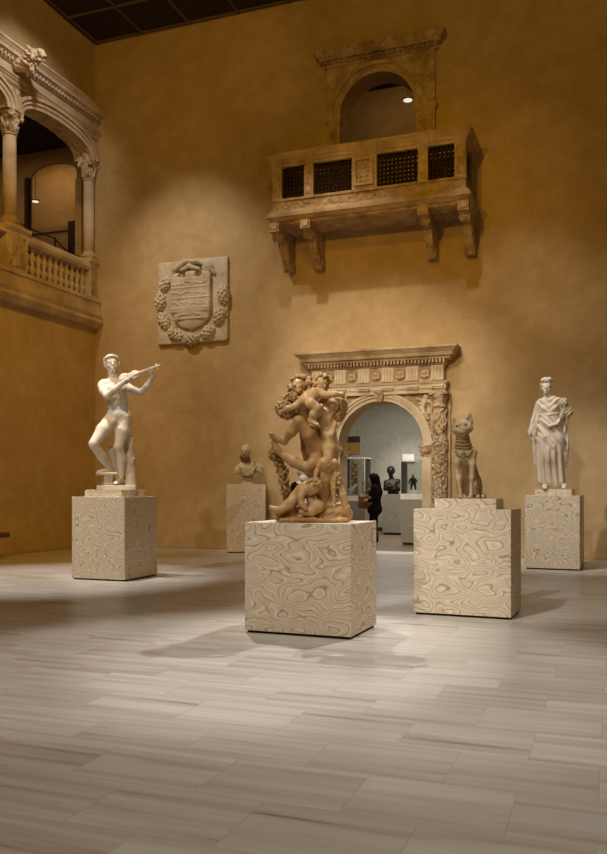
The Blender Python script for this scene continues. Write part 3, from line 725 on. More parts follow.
rg = random.Random(4)
for j, z in enumerate((.36, .14, -.08, -.30)):
    for i in range(8 if j < 3 else 5):
        x = -.36 + i * .105 + (.16 if j == 3 else 0); C.cap((x - .03, -.135, z + rg.uniform(-.02, .05)), (x + .035, -.135, z + rg.uniform(-.03, .05)), .02, .014, .01)
    C.cap((-.42, -.135, z - .085), (.46, -.135, z - .085), .014, None, .008)
C.cap((.02, -.135, -.1), (.02, -.135, -.6), .012, None, .008)
C.back(.05).build('shield', M['shield'], sh)
rb = Carve((-.62, -.2, .4), (.62, .1, .98), .011)
rb.chain([((-.5, -.04, .48), .04), ((-.36, -.09, .7), .05), ((-.1, -.11, .83), .055), ((.2, -.11, .82), .055), ((.42, -.09, .74), .05), ((.56, -.04, .55), .04)], .03)
rb.chain([((-.2, -.1, .66), .035), ((0, -.13, .72), .05), ((.22, -.1, .66), .035)], .03).ell((.4, -.06, .68), (.13, .07, .12), None, .04).rough(.006, 30)
rb.back(.05).build('ribbon', M['shield'], sh)
for i, (a, ln) in enumerate(((148, .17), (176, .2), (207, .2), (238, .19), (270, .19), (302, .19), (333, .2), (5, .2))):
    cx_, cz_ = .745 * math.cos(R_(a)) + .01, .80 * math.sin(R_(a)) - .0
    tx, tz = -math.sin(R_(a)), math.cos(R_(a)); RR = np.array([[tx, 0, -tz], [0, 1, 0], [tz, 0, tx]])
    C = Carve((cx_ - .27, -.22, cz_ - .27), (cx_ + .27, .1, cz_ + .27), .012)
    C.ell((cx_, -.02, cz_), (ln * .92, .10, .125), RR, .01); C.curls((cx_, -.02, cz_), (ln * .9, .10, .12), 44, .034, RR, lambda u: u[1] < .3, .006, i)
    C.back(.05).build('fruit_bunch', M['shield'], sh)

# ------------------------------------------------------------------ pedestals
def pedestal(x0, x1, y0, y1, h, label, mat, plinth=None, pm=None, rz=0):
    t = thing('pedestal', label, 'pedestal', ((x0 + x1) / 2, (y0 + y1) / 2, 0), rz, 'veined stone pedestals in the hall')
    a, b = (x1 - x0) / 2, (y1 - y0) / 2
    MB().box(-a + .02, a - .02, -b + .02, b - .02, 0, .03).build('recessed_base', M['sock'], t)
    MB().box(-a, a, -b, b, .022, h).build('block', mat, t, bevel=.004)
    if plinth:
        p0, p1, q0, q1, ph = plinth
        MB().box(p0, p1, q0, q1, h, h + ph).build('plinth', pm or mat, t, bevel=.004)
    return t
P1 = contour('veined_stone_front', (2.5, 2.5, 4.6), 16, 1.3)
P2 = contour('veined_stone_fine', (4.2, 4.2, 6.0), 14, 7.7)
P3 = contour('veined_stone_cat', (2.7, 2.7, 4.8), 16, 4.2)
P4 = contour('veined_stone_right', (3.0, 3.0, 5.0), 14, 9.9)
P5 = contour('veined_stone_far', (9.0, 9.0, 4.5), 9, 12.4, line=(.42, .33, .21))
pedestal(-3.115, -2.108, 6.875, 7.62, .992, 'broad veined stone pedestal under the amber group of figures', P1, rz=R_(-1.5))
pedestal(-7.245, -6.375, 10.03, 10.92, 1.175, 'veined stone pedestal under the white violin player', P2, (-.30, .31, -.33, .33, .10))
pedestal(-1.93, -.945, 8.46, 9.12, 1.085, 'veined stone pedestal under the seated cat', P3, (-.30, .33, -.22, .22, .105), rz=R_(-2.5))
pedestal(-1.34, -.50, 13.84, 14.66, 1.18, 'veined stone pedestal under the robed woman at the right', P4, (-.28, .29, -.3, .3, .10), rz=R_(-2.5))
pedestal(-7.40, -6.62, 15.31, 15.79, 1.375, 'narrow pale pedestal under the bearded bust by the back wall', P5, rz=A)

# ------------------------------------------------------------------ the group of figures
def frame(u0, v0, s): return lambda u, v, y=0: ((u - u0) / s, y, (v0 - v) / s)
g = frame(311, 521.5, 109.5); s_ = 1 / 109.5
grp = thing('figure_group', 'amber marble group of a reclining man teased by small children against a tree', 'statue', (-2.607, 7.21, .992), facing(311)); grp.scale = (1, 1, .982)
B0 = lambda lo=(-.45, -.34, -.02), hi=(.45, .34, 1.4), v=.008: Carve(lo, hi, v)
C = B0(hi=(.45, .34, .5))
C.box((.02, 0, .018), (.31, .25, .022), None, .02, .02).ell(g(289, 518, -.05), (.13, .16, .045), None, .03).ell(g(303, 519, -.16), (.12, .12, .035), None, .03)
C.ell(g(330, 512, 0), (.2, .2, .085), None, .05).cap(g(333, 514, .05), g(331, 490, .08), .16, .08, .06).cap(g(306, 514, .05), g(318, 502, .1), .13, .1, .06)
C.cap(g(283, 514, -.05), g(290, 510, -.1), .06, .07, .04).cap(g(343, 516, 0), g(338, 500, .05), .05, .06, .04).rough(.008, 26).rough(.005, 61, 2).floor(.0)
C.build('rock_base', M['amber'], grp)
C = B0()
C.chain([(g(326, 512, .1), .14), (g(322, 486, .12), .10), (g(314, 464, .13), .085), (g(309.5, 445, .13), .08), (g(308, 425, .13), .08), (g(308, 402, .14), .08), (g(306, 388, .13), .06)], .03)
C.chain([(g(297, 512, .08), .06), (g(288, 497, .06), .048), (g(284, 482, .05), .036), (g(281, 468, .02), .034), (g(276, 456, .0), .036), (g(273, 447, 0), .036)], .02)
for p, r, n in ((g(283, 470, 0), .045, 18), (g(284, 480, 0), .04, 16), (g(275, 453, -.02), .05, 20), (g(279, 461, -.02), .04, 14), (g(285, 490, 0), .04, 12)): C.curls(p, (r, r, r), n, .018, None, None, .008, n)
C.rough(.007, 38).floor(0.001); C.build('tree_trunk', M['amberrough'], grp)
# grapes and leaves over the head
C = B0((-.45, -.3, .85), (.2, .3, 1.42))
for p, r, n in ((g(283, 407, -.12), .062, 34), (g(287, 399, -.08), .055, 26), (g(290, 411, -.1), .055, 26), (g(293, 384, .04), .045, 12), (g(302, 377, .07), .05, 12), (g(311, 377, .07), .045, 10), (g(286, 412, -.12), .05, 22)):
    C.ell(p, (r * .9, r * .9, r * .9), None, .02).curls(p, (r, r, r), n, .017, None, None, .005, n + 1)
C.build('grape_bunch', M['amberrough'], grp)
# man leaning back
C = B0()
Rm = rot(-40, 18, -30)
C.ell(g(318, 447, -.02), (.105, .10, .10), None, .04).cap(g(317, 446, -.02), g(309, 424, -.03), .09, .088, .05).cap(g(309, 424, -.03), g(303, 408, -.01), .09, .10, .05)
C.cap(g(297, 405, 0), g(314, 403, .03), .06, .062, .04).cap(g(303, 402, -.02), g(301, 393, -.03), .048, .05, .03)
head(C, g(299.5, 386, -.10), .185, Rm)
C.chain([(g(318, 447, -.06), .072), (g(309, 433, -.14), .066), (g(299, 420.5, -.19), .05)], .03)
C.chain([(g(299, 421, -.19), .048), (g(292, 431, -.15), .046), (g(284, 440, -.10), .03)], .02)
C.chain([(g(285, 440.5, -.10), .032), (g(279, 438, -.12), .03), (g(272.5, 433.5, -.14), .026)], .015)
for i in range(5): C.cap(g(272.5, 433 + i * .9, -.17 + i * .014), g(270.8, 432.6 + i * 1.0, -.175 + i * .014), .011, .009, .005)
C.chain([(g(320, 452, -.02), .072), (g(314, 462, -.12), .058), (g(307, 467.5, -.16), .046)], .03)
C.chain([(g(307, 467.5, -.16), .045), (g(294, 461, -.12), .050), (g(282, 452.5, -.08), .033)], .02)
C.chain([(g(282, 452, -.08), .035), (g(277, 448, -.1), .034), (g(273.5, 441.5, -.12), .022)], .015)
for i in range(5): C.cap(g(273.5 + i * .9, 442, -.13 + i * .012), g(272.5 + i * .9, 439.6, -.135 + i * .012), .011, .009, .005)
C.chain([(g(297, 404, -.02), .05), (g(290, 402, -.08), .04), (g(288, 409, -.13), .034)], .02)      # arm raised to the grapes
C.chain([(g(316, 402, .04), .05), (g(326, 396, .06), .042), (g(333, 398, .02), .034)], .02)
C.ell(g(309, 428, -.115), (.012, .01, .012), None, .01, True)
for a, b in (((300, 413), (311, 412)), ((303, 421), (313, 419)), ((306, 430), (315, 428))): C.cap(g(*a, -.115), g(*b, -.125), .006, None, .012, True)
C.build('reclining_man', M['amber'], grp)
C = B0((-.35, -.3, 1.1), (.2, .3, 1.42)); hc = V3(g(300.5, 384.5, -.075))
C.curls(hc, (.088, .095, .098), 56, .027, Rm, lambda u: u[1] > -.2 or u[2] > .72, .008, 5)
C.curls(g(294, 395, -.14), (.04, .04, .06), 26, .018, Rm, lambda u: u[2] < .45, .008, 9)
C.build('curly_hair', M['amberrough'], grp)

def child_parts(C, hd, hR, hh, neck, chest, hips, limbs, k=.018):
    C.cap(neck, chest, .034, .06, .02).cap(chest, hips, .062, .066, .03); head(C, hd, hh, hR, child=True)
    C.cap(neck, hd, .036, .04, .02)
    for l in limbs: C.chain(l, k)
# child climbing at the top
C = B0((-.4, -.34, .75), (.45, .3, 1.42))
R1 = rot(35, -8, 10)
child_parts(C, g(321, 383.5, -.12), R1, .155, g(318, 390, -.12), g(313, 394, -.15), g(307, 399, -.18),
  [[(g(311, 393, -.15), .036), (g(302, 400, -.2), .033), (g(295, 406, -.2), .029)], [(g(295, 406, -.2), .028), (g(288, 408, -.19), .026), (g(282, 411, -.17), .02)],
   [(g(318, 391.5, -.14), .034), (g(325, 394.5, -.18), .032), (g(334, 394, -.2), .027)], [(g(334, 394, -.2), .026), (g(341, 394, -.17), .022), (g(344, 397, -.15), .018)],
   [(g(308, 399, -.19), .05), (g(311, 404, -.24), .047), (g(316.5, 408, -.24), .040)], [(g(316.5, 408, -.24), .038), (g(313.5, 414, -.23), .037), (g(311, 420, -.21), .026)],
   [(g(311, 421, -.21), .026), (g(317, 424.5, -.25), .018)], [(g(306, 399, -.14), .05), (g(301, 409, -.1), .045), (g(304, 418, -.1), .035)]])
for i in range(4): C.cap(g(343, 396 + i * 1.1, -.16), g(346, 396.6 + i * 1.2, -.165), .0085, .0075, .004)
for i in range(4): C.cap(g(283, 409.6 + i * 1.1, -.18), g(279.6, 410.3 + i * 1.2, -.19), .0085, .0075, .004)
for i in range(5): C.cap(g(316 + i * .5, 424 + i * .6, -.255 + i * .012), g(318.6 + i * .5, 424.8 + i * .6, -.262 + i * .012), .008, .007, .004)
cA = C.build('climbing_child', M['amberlight'], grp)
C = B0((-.1, -.3, 1.15), (.25, .15, 1.42)); C.curls(g(321.5, 382, -.105), (.073, .076, .078), 56, .021, R1, lambda u: u[1] > -.3 or u[2] > .7, .008, 11); C.build('curly_hair', M['amber'], cA)
# child standing at the right
C = B0((-.2, -.34, .42), (.45, .3, 1.3))
R2 = rot(-62, -8, -6)
child_parts(C, g(334, 404.5, -.06), R2, .175, g(329, 411, -.07), g(325.5, 418, -.1), g(327, 435, -.1),
  [[(g(327, 436, -.1), .066), (g(329, 447, -.12), .058), (g(328, 459, -.14), .046)], [(g(330, 434, -.04), .06), (g(334, 448, -.03), .052), (g(333, 462, -.02), .044)],
   [(g(322, 414, -.11), .038), (g(318, 411, -.17), .032), (g(321, 406, -.2), .026)], [(g(329, 415, -.05), .036), (g(334, 424, -.1), .032), (g(331, 434, -.15), .026)]])
C.cap(g(325, 411, -.12), g(321, 409, -.14), .04, .03, .02); C.cap(g(322, 425, -.175), g(331, 426, -.165), .006, None, .012, True)
cB = C.build('standing_child', M['amberlight'], grp)
C = B0((-.1, -.3, .9), (.45, .25, 1.3))
C.curls(g(336.5, 404, -.045), (.085, .085, .09), 76, .022, R2, lambda u: u[1] > -.25 or u[2] > .75, .008, 14); C.curls(g(338, 412, -.03), (.055, .055, .06), 30, .02, None, None, .008, 15); C.build('curly_hair', M['amber'], cB)
# child tumbling at the foot
C = B0((-.42, -.36, .03), (.2, .2, .5))
R3 = rot(-18, -38, 40)
child_parts(C, g(313, 487.5, -.22), R3, .15, g(308, 487, -.19), g(303, 489.5, -.17), g(297, 497, -.14),
  [[(g(303, 489, -.2), .036), (g(301, 496, -.25), .032), (g(302, 503, -.26), .026)], [(g(302, 503, -.26), .026), (g(306, 508, -.27), .02)],
   [(g(297, 496, -.15), .056), (g(290, 503, -.2), .05), (g(283, 508, -.22), .036)], [(g(283, 508, -.22), .034), (g(277, 509, -.2), .028), (g(271.5, 506.5, -.17), .02)],
   [(g(296, 498, -.12), .05), (g(289, 506, -.1), .045), (g(281, 512, -.16), .034)], [(g(281, 512, -.16), .03), (g(276, 513, -.18), .022)],
   [(g(305, 485, -.15), .035), (g(310, 480, -.12), .03), (g(315, 478, -.12), .024)]])
cC = C.build('tumbling_child', M['amberlight'], grp)
C = B0((-.1, -.36, .15), (.2, .1, .5)); C.curls(g(314.5, 486, -.21), (.07, .07, .075), 52, .02, R3, lambda u: u[1] > -.3 or u[2] > .6, .008, 17); C.build('curly_hair', M['amber'], cC)
# beast lying on the rock, drapery and skin hanging at the right
C = B0((-.2, -.36, .0), (.25, .2, .3))
C.cap(g(309, 512, -.2), g(317, 506, -.19), .05, .055, .03).cap(g(318, 505, -.19), g(312, 499, -.17), .055, .05, .03).cap(g(309, 513, -.22), g(302, 511, -.25), .04, .028, .02)
C.ell(g(304, 508, -.26), (.012, .012, .01), None, .008, True).cap(g(314, 500, -.2), g(316, 496, -.2), .02, .012, .01).cap(g(300, 513, -.25), g(309, 515.5, -.24), .012, None, .008, True)
C.build('beast_head', M['amberlight'], grp)
C = B0((-.05, -.32, -.0), (.45, .3, .65))
C.chain([(g(323, 464, -.12), .07), (g(324, 478, -.1), .064), (g(323, 492, -.08), .05), (g(321, 505, -.1), .045)], .03)
C.chain([(g(318, 468, -.14), .035), (g(324, 462, -.17), .05), (g(332, 463, -.12), .048), (g(336, 470, -.08), .035)], .02)
C.chain([(g(335, 466, -.08), .04), (g(338, 482, -.08), .036), (g(342, 495, -.1), .036), (g(346, 508, -.1), .03), (g(345, 513, -.1), .02)], .02)
C.chain([(g(334, 474, -.12), .03), (g(333, 488, -.14), .024), (g(334, 503, -.17), .012)], .015)
C.chain([(g(317, 470, -.17), .025), (g(315, 480, -.19), .02), (g(314, 490, -.2), .01)], .01)
C.curls(g(325, 465, -.13), (.075, .06, .055), 22, .022, None, None, .012, 21).curls(g(337, 482, -.1), (.035, .04, .09), 20, .016, None, None, .01, 22); C.rough(.006, 40).floor(0.001)
C.build('animal_skin', M['amberlight'], grp)

# ------------------------------------------------------------------ the violin player
m = frame(114.5, 489, 68.9)
vio = thing('violin_player_statue', 'white marble statue of a nude youth playing a violin on a tall pedestal', 'statue', (-6.822, 10.465, 1.275), facing(114.5))
C = Carve((-.44, -.36, 0), (.66, .34, 2.06), .0075)
Rh = rot(8, 6, -5)
hc = V3(m(111.8, 363.6, -.02)); head(C, hc, .265, Rh)
C.cap(m(112.3, 369, 0), m(113.8, 379.5, .01), .062, .074, .03)
C.cap(m(104.5, 383.5, 0), m(123, 382.5, .03), .075, .072, .05).ell(m(114, 389, .0), (.172, .112, .14), None, .05).ell(m(116.2, 396, .0), (.152, .105, .14), None, .05)
C.ell(m(118, 404, -.005), (.142, .105, .12), None, .05).ell(m(119, 413.5, 0), (.162, .12, .12), None, .05)
for dx in (-4.5, 5): C.ell(m(114 + dx, 389, -.092), (.072, .04, .055), None, .022)
C.cap(m(115.5, 393, -.125), m(118.3, 406, -.115), .009, None, .02, True).ell(m(118.3, 406.5, -.12), (.008, .012, .01), None, .006, True)
C.cap(m(109.5, 412, -.10), m(114, 419.5, -.12), .008, None, .022, True).cap(m(127.5, 413, -.1), m(116.5, 420, -.12), .008, None, .022, True)
C.cap(m(108, 405.5, -.09), m(117, 409.5, -.13), .006, None, .02, True)
C.ell(m(114.2, 421, -.12), (.026, .03, .036), None, .012)
# arms
C.chain([(m(102.5, 385, -.0), .068), (m(104, 391.5, -.09), .06), (m(107.4, 396.4, -.17), .05)], .02)
C.chain([(m(107.4, 396.4, -.17), .05), (m(115, 390.5, -.24), .051), (m(123.5, 383.3, -.29), .032)], .02)
hand(C, m(124, 383, -.29), (.75, -.05, .45), (.2, -.3, -.9), .18, .65, .0095)
C.chain([(m(124.5, 384, .0), .064), (m(132.5, 389, -.06), .052), (m(140.5, 391.8, -.12), .046)], .02)
C.chain([(m(140.5, 391.8, -.12), .045), (m(146.5, 385.5, -.17), .044), (m(152, 376.5, -.22), .03)], .02)
hand(C, m(152.2, 376, -.22), (-.28, -.15, .9), (-.55, .1, -.1), .17, .8, .0095)
# legs
C.chain([(m(112.5, 417.5, 0), .108), (m(103.5, 430, -.11), .096), (m(94.8, 443.5, -.22), .07)], .04)
C.ell(m(94.2, 444.5, -.23), (.060, .062, .066), None, .025)
C.chain([(m(95, 445.5, -.21), .064), (m(102, 455.5, -.11), .07), (m(109.5, 467, .0), .043)], .025)
C.chain([(m(110.5, 470, .03), .045), (m(105.5, 470.3, -.05), .038), (m(99.5, 471.6, -.17), .026)], .02)
for i in range(5): C.cap(m(98.6 + i * .75, 471.8, -.17 - i * .008), m(97.5 + i * .75, 472.2, -.205 - i * .006), .012, .01, .005)
C.chain([(m(124, 417.5, 0), .108), (m(121.8, 431, -.03), .100), (m(118.6, 445, -.06), .072)], .04)
C.ell(m(118.2, 446, -.08), (.062, .056, .066), None, .025)
C.chain([(m(118.6, 447, -.05), .064), (m(121.3, 458, .0), .073), (m(121.3, 475, .03), .043)], .025)
C.chain([(m(121.5, 480.5, .05), .046), (m(119, 480, -.04), .04), (m(115.5, 482.2, -.17), .027)], .02)
for i in range(5): C.cap(m(114 + i * .8, 482.6, -.17 - i * .006), m(113.4 + i * .8, 482.9, -.21 - i * .006), .012, .01, .005)
body = C.build('figure', M['white'], vio)
C = Carve((-.28, -.25, 1.65), (.2, .25, 2.08), .0075)
C.curls(hc + V3((0, .025, .025)), (.097, .109, .110), 76, .025, Rh, lambda u: (u[1] > -.35 and u[2] > -.5) or u[2] > .62, .004, 31)
C.build('curly_hair', M['white'], body)
C = Carve((-.28, -.25, 1.6), (.2, .25, 2.08), .0075)
for i in range(26):
    a = i * 2 * PI / 26; p = hc + Rh @ V3((.098 * math.cos(a), .02 + .112 * math.sin(a), .072 - .028 * math.sin(a)))
    C.ell(p, (.017, .017, .024), None, .003)
C.build('wreath', M['white'], body)
# violin: body with waist, neck, scroll, strings
v0 = Vector(m(118.5, 382, -.23)); v1 = Vector(m(157.8, 366.4, -.30))
ax = (v1 - v0); LN = ax.length; ax.normalize(); nrm = Vector((.2, -.93, .30)); nrm = (nrm - ax * nrm.dot(ax)).normalized(); sd = ax.cross(nrm)
RV = np.array([[ax.x, sd.x, nrm.x], [ax.y, sd.y, nrm.y], [ax.z, sd.z, nrm.z]]); vp = lambda a, b=0, c=0: np.array(v0 + ax * (LN * a) + sd * b + nrm * c)
C = Carve((-.05, -.50, 1.40), (.72, -.05, 1.88), .0065)
C.ell(vp(.15), (.09, .085, .026), RV, .02).ell(vp(.40), (.078, .070, .026), RV, .02).box(vp(.28), (.10, .056, .024), RV, .012, .02)
for sg in (-1, 1): C.ell(vp(.285, .08 * sg), (.045, .028, .06), RV, .008, True)
C.cap(vp(.5, 0, .012), vp(.9, 0, .012), .02, .016, .008).box(vp(.62, 0, .030), (.16, .017, .008), RV, .005, .006).cap(vp(.90, 0, .01), vp(.98, 0, -.012), .02, .023, .008).ell(vp(1.0, 0, -.015), (.03, .026, .03), RV, .008)
for q in (.92, .955): C.cap(vp(q, -.045), vp(q, .045), .009, None, .004)
C.box(vp(.25, 0, .037), (.008, .032, .016), RV, .004, .004).box(vp(.10, 0, .030), (.045, .018, .008), RV, .004, .004)
C.build('violin', M['violin'], vio)
mb = MB(); q0 = V3(m(126, 381.5, -.34)); q1 = V3(m(149, 369, -.37)); mb.tube([q0, (q0 + q1) / 2 + V3((0, -.01, .012)), q1], [.009, .008, .006], 8); mb.build('bow', M['violin'], vio)
# supports
C = Carve((-.33, -.32, -.01), (.36, .32, .86), .009)
C.chain([(m(130.5, 487, .10), .10), (m(129.5, 470, .12), .088), (m(128.8, 455, .12), .08), (m(129, 445, .11), .066), (m(129.3, 438.5, .1), .06)], .025)
C.cap(m(130.5, 461, .08), m(133.8, 457.5, .04), .05, .022, .03).ell(m(129.2, 437.3, .1), (.068, .06, .058), None, .015).ell(m(126.5, 447, .05), (.03, .03, .06), None, .02, True)
C.chain([(m(121, 478, .16), .055), (m(116.5, 463, .14), .07), (m(111.8, 448.5, .12), .066)], .02).box(m(112, 449, .12), (.055, .05, .03), rot(0, 0, -18), .01, .03).rough(.005, 30).floor(0.001)
C.build('tree_stump', M['white'], vio)
C = Carve((-.33, -.34, -.01), (.1, .2, .30), .009)
C.box(m(107.5, 478.0, -.06), (.062, .09, .095), rot(12), .012, .01).box(m(106.8, 473.0, -.08), (.13, .13, .018), rot(12), .008, .01).cap(m(114, 484, .0), m(117, 476, .07), .04, .03, .02).floor(0.001)
C.build('foot_block', M['white'], vio)
MB().box(-.25, .295, -.23, .25, 0, .065).build('statue_base', M['white'], vio, bevel=.008)

# ------------------------------------------------------------------ the seated cat
c = frame(465, 498.6, 96.3)
cat = thing('cat_statue', 'stone seated cat statue with pricked ears and a banded collar', 'statue', (-1.475, 8.79, 1.19), facing(465))
C = Carve((-.22, -.28, 0), (.30, .34, .95), .006)
Rc = rot(-5, 0, -7)
hcat = V3(c(463.0, 427.5, -.09))
P = lambda x, y, z: hcat + Rc @ V3((x, y, z))
C.ell(P(0, .03, .01), (.102, .095, .078), Rc, .02).ell(P(0, -.045, -.03), (.075, .06, .045), Rc, .03).cap(P(-.062, -.005, -.022), P(.062, -.005, -.022), .045, None, .03)
C.cap(P(0, -.07, .03), P(0, -.104, -.018), .018, .017, .015).ell(P(0, -.10, -.045), (.04, .022, .022), Rc, .014)
C.cap(P(-.035, -.112, -.047), P(.035, -.112, -.047), .005, None, .006, True)
for sx in (-1, 1):
    for q in range(9):           # broad ear that narrows to a point, hollowed in front
        t = q / 8; C.ell(P((.062 + .034 * t) * sx, .025 + .01 * t, .042 + .082 * t), (.044 * (1 - t) + .008, .02 * (1 - t) + .008, .03), Rc, .008)
    for q in range(6):
        t = q / 6; C.ell(P((.066 + .03 * t) * sx, -.002 + .016 * t, .05 + .062 * t), (.026 * (1 - t) + .004, .016, .022), Rc, .006, True)
    C.ell(P(.043 * sx, -.085, .016), (.024, .018, .014), Rc, .006, True).ell(P(.043 * sx, -.072, .016), (.016, .012, .010), Rc, .004)
C.cap(c(463.3, 436, -.06), c(464.2, 450, -.03), .066, .085, .03)
C.ell(c(464.5, 455, -.03), (.105, .10, .09), None, .04).cap(c(466.5, 455, .07), c(472, 479, .21), .08, .09, .05)
C.ell(c(473, 487, .22), (.105, .11, .115), None, .05)
for x, xb, yy in ((456.6, 461.5, -.12), (473.2, 471.3, -.10)):
    C.chain([(c(x, 453, -.05), .05), (c(x + .15 * (xb - x), 463, yy + .03), .032), (c(x + .55 * (xb - x), 478, yy + .01), .022), (c(xb, 494.5, yy), .018)], .03)
    C.cap(c(xb, 496.2, yy), c(xb - .6, 496.7, yy - .055), .026, .022, .012)
    for i in (-1, 0, 1): C.cap(c(xb - .6 + i * 1.4, 497, yy - .06), c(xb - .8 + i * 1.5, 497.3, yy - .08), .010, .009, .004)
for sx, xx in ((-1, 461), (1, 478.5)):
    C.ell(c(xx, 487, .17), (.040, .11, .105), None, .03).cap(c(xx, 495.8, .08), c(xx - .3, 496.6, -.02), .03, .022, .02)
C.chain([(c(478, 495.5, .26), .028), (c(484, 496, .12), .026), (c(483.5, 496.3, -.02), .02)], .01); C.floor(.0)
cb = C.build('cat_body', M['catstone'], cat)
C = Carve((-.2, -.25, .4), (.2, .2, .70), .006)
for i, (v, r, yy) in enumerate(((436.8, .064, -.058), (438.8, .068, -.054), (441.2, .074, -.05), (444.2, .083, -.045), (447.4, .091, -.04))):
    n = 44
    for j in range(n):
        a = 2 * PI * j / n; q = V3(c(463.4 + i * .2, v + 1.2 * -math.sin(a), yy)) + V3((r * math.cos(a), r * math.sin(a), 0)); C.ell(q, (.009, .009, .008 if i < 3 else .012), None, .002)
C.build('collar', M['catdark'], cb)
for sx in (-1, 1):
    C = Carve(P(.043 * sx, -.074, .016) - .035, P(.043 * sx, -.074, .016) + .035, .004); C.ell(P(.043 * sx, -.0745, .016), (.018, .012, .011), Rc, .003); C.build('eye', M['catdark'], cb)
C = Carve((-.15, -.25, .3), (.12, .1, .56), .006)
for k in range(11):
    a = PI * (k + .5) / 11; q = V3(c(464.4 + 8 * math.cos(a), 450.5 + 6.5 * math.sin(a), -.095 - .035 * math.sin(a))); C.ell(q, (.013, .016, .014), None, .003)
C.cap(c(464.4, 447, -.125), c(464.4, 452, -.132), .008, None, .004).ell(c(464.4, 454, -.128), (.022, .02, .022), None, .005)
C.build('pendant', M['catdark'], cb)

# ------------------------------------------------------------------ the robed woman
w = frame(550, 488.3, 61.5)
wom = thing('robed_woman_statue', 'pale marble statue of a standing woman in a draped robe', 'statue', (-.985, 14.17, 1.28), facing(550))
C = Carve((-.36, -.3, 0), (.36, .3, 1.86), .009)
Rw = rot(-8, 0, 2); hw = V3(w(546.5, 387.0, -.03)); head(C, hw, .235, Rw)
C.cap(w(547, 391, 0), w(548.3, 399.5, .02), .06, .078, .03).cap(w(540.5, 402.5, .02), w(557, 401, .02), .065, None, .04).ell(w(548.5, 408, .02), (.15, .1, .16), None, .05).cap(w(549, 412, .02), w(549, 455, .04), .12, .11, .05)
C.chain([(w(538.8, 403.5, .01), .058), (w(536, 415, .02), .05), (w(533.5, 425, -.03), .042), (w(533.5, 431, -.05), .032)], .02)
hand(C, w(533.5, 431.5, -.06), (.1, -.1, -1), (1, 0, 0), .16, .4)
C.chain([(w(559, 402.5, .01), .058), (w(564, 413, .02), .048), (w(561, 416, -.1), .04), (w(563, 410, -.16), .03)], .02)
hand(C, w(563, 409.5, -.16), (.1, -.15, 1), (.4, -.4, 0), .15, .8)
for x in (545, 563.2):
    C.chain([(w(x, 484.5, 0), .045), (w(x, 485.8, -.12), .042), (w(x - .4, 486.6, -.21), .027)], .02)
    for i in range(5): C.cap(w(x - 1.8 + i * .75, 486.9, -.2), w(x - 2 + i * .8, 487.2, -.24), .014, .012, .005)
C.floor(0); wb = C.build('figure', M['dress'], wom)
C = Carve((-.3, -.3, 1.5), (.2, .3, 1.92), .008)
C.curls(hw + V3((0, .03, .03)), (.088, .1, .095), 100, .022, Rw, lambda u: (u[1] > -.1 and u[2] > -.55) or u[2] > .6, .01, 41)
C.ell(hw + V3((0, .09, .04)), (.07, .07, .07), None, .02).curls(hw + V3((0, .0, .115)), (.075, .07, .04), 28, .027, None, lambda u: u[2] > -.2, .012, 43)
C.build('curled_hair', M['dress'], wb)
# robe: bodice, overfold, long skirt with pleats worked into the surface
C = Carve((-.40, -.34, .02), (.40, .3, 1.52), .0085)
C.ell(w(548.5, 406.5, .02), (.16, .12, .10), None, .03).ell(w(544.3, 408, -.065), (.065, .055, .058), None, .03).ell(w(553.2, 408, -.065), (.065, .055, .058), None, .03)
C.cap(w(540, 402.5, .02), w(558.5, 401.3, .02), .07, None, .04).cap(w(545, 401, .0), w(553, 400.5, .0), .085, None, .05).cap(w(548.7, 410, .02), w(549, 416, .02), .14, .15, .04)
C.ell(w(549.5, 424, .02), (.20, .15, .17), None, .05).ell(w(550, 436, .02), (.215, .16, .2), None, .06)
for x0, x1 in ((544.5, 546.5), (551, 552), (556.5, 557.5)): C.cap(w(x0, 440, .0), w(x1, 480, .03), .13, .125, .07)
C.ell(w(550, 453, -.07), (.09, .09, .18), None, .09)
x = C.ax[0][:, None, None]; z = C.ax[2][None, None, :]; y = C.ax[1][None, :, None]
X0 = (552.2 - 550) / 61.5
low = np.clip((.86 - z) / .25, 0, 1)                       # pleats deepen towards the hem
fold = .017 * low * np.sin(66 * (x - X0) + 3.2 * np.sin(2.1 * z) + 5 * (z - .5) * (x - X0))
dg = z + 1.15 * x                                          # swags falling from the right hip
sw = np.clip((1.22 - z) / .1, 0, 1) * np.clip((z - .55) / .2, 0, 1) * np.clip((dg - .60) / .08, 0, 1)
fold = fold * np.clip(1.1 - sw, 0, 1) + .010 * sw * np.sin(52 * dg + 9 * x * x)
up = np.clip((z - 1.24) / .04, 0, 1)
fold = fold + .007 * up * np.sin(60 * (z - .9 * np.abs(x + .02)))
C.F = C.F + fold.astype(np.float32) * np.ones_like(y, dtype=np.float32)
sf = lambda u, v, a=.215, b=.165: w(u, v, .02 - b * math.sqrt(max(.05, 1 - ((u - 549.8) / 61.5 / a) ** 2)))
C.chain([(sf(540, 413.5, .17, .14), .013), (sf(549, 414.5, .17, .16), .014), (sf(558, 412.5, .17, .14), .013)], .012)
C.chain([(sf(538, 425), .02), (sf(545, 436, .22, .185), .022), (sf(553, 447, .22, .185), .022), (sf(561.5, 456, .23, .165), .018)], .02)
C.chain([(sf(541, 419, .2, .15), .018), (sf(549, 426, .2, .185), .024), (sf(556, 424, .2, .175), .022), (sf(561, 417, .2, .15), .016)], .02)
C.floor(.035); C.build('robe', M['dress'], wom)
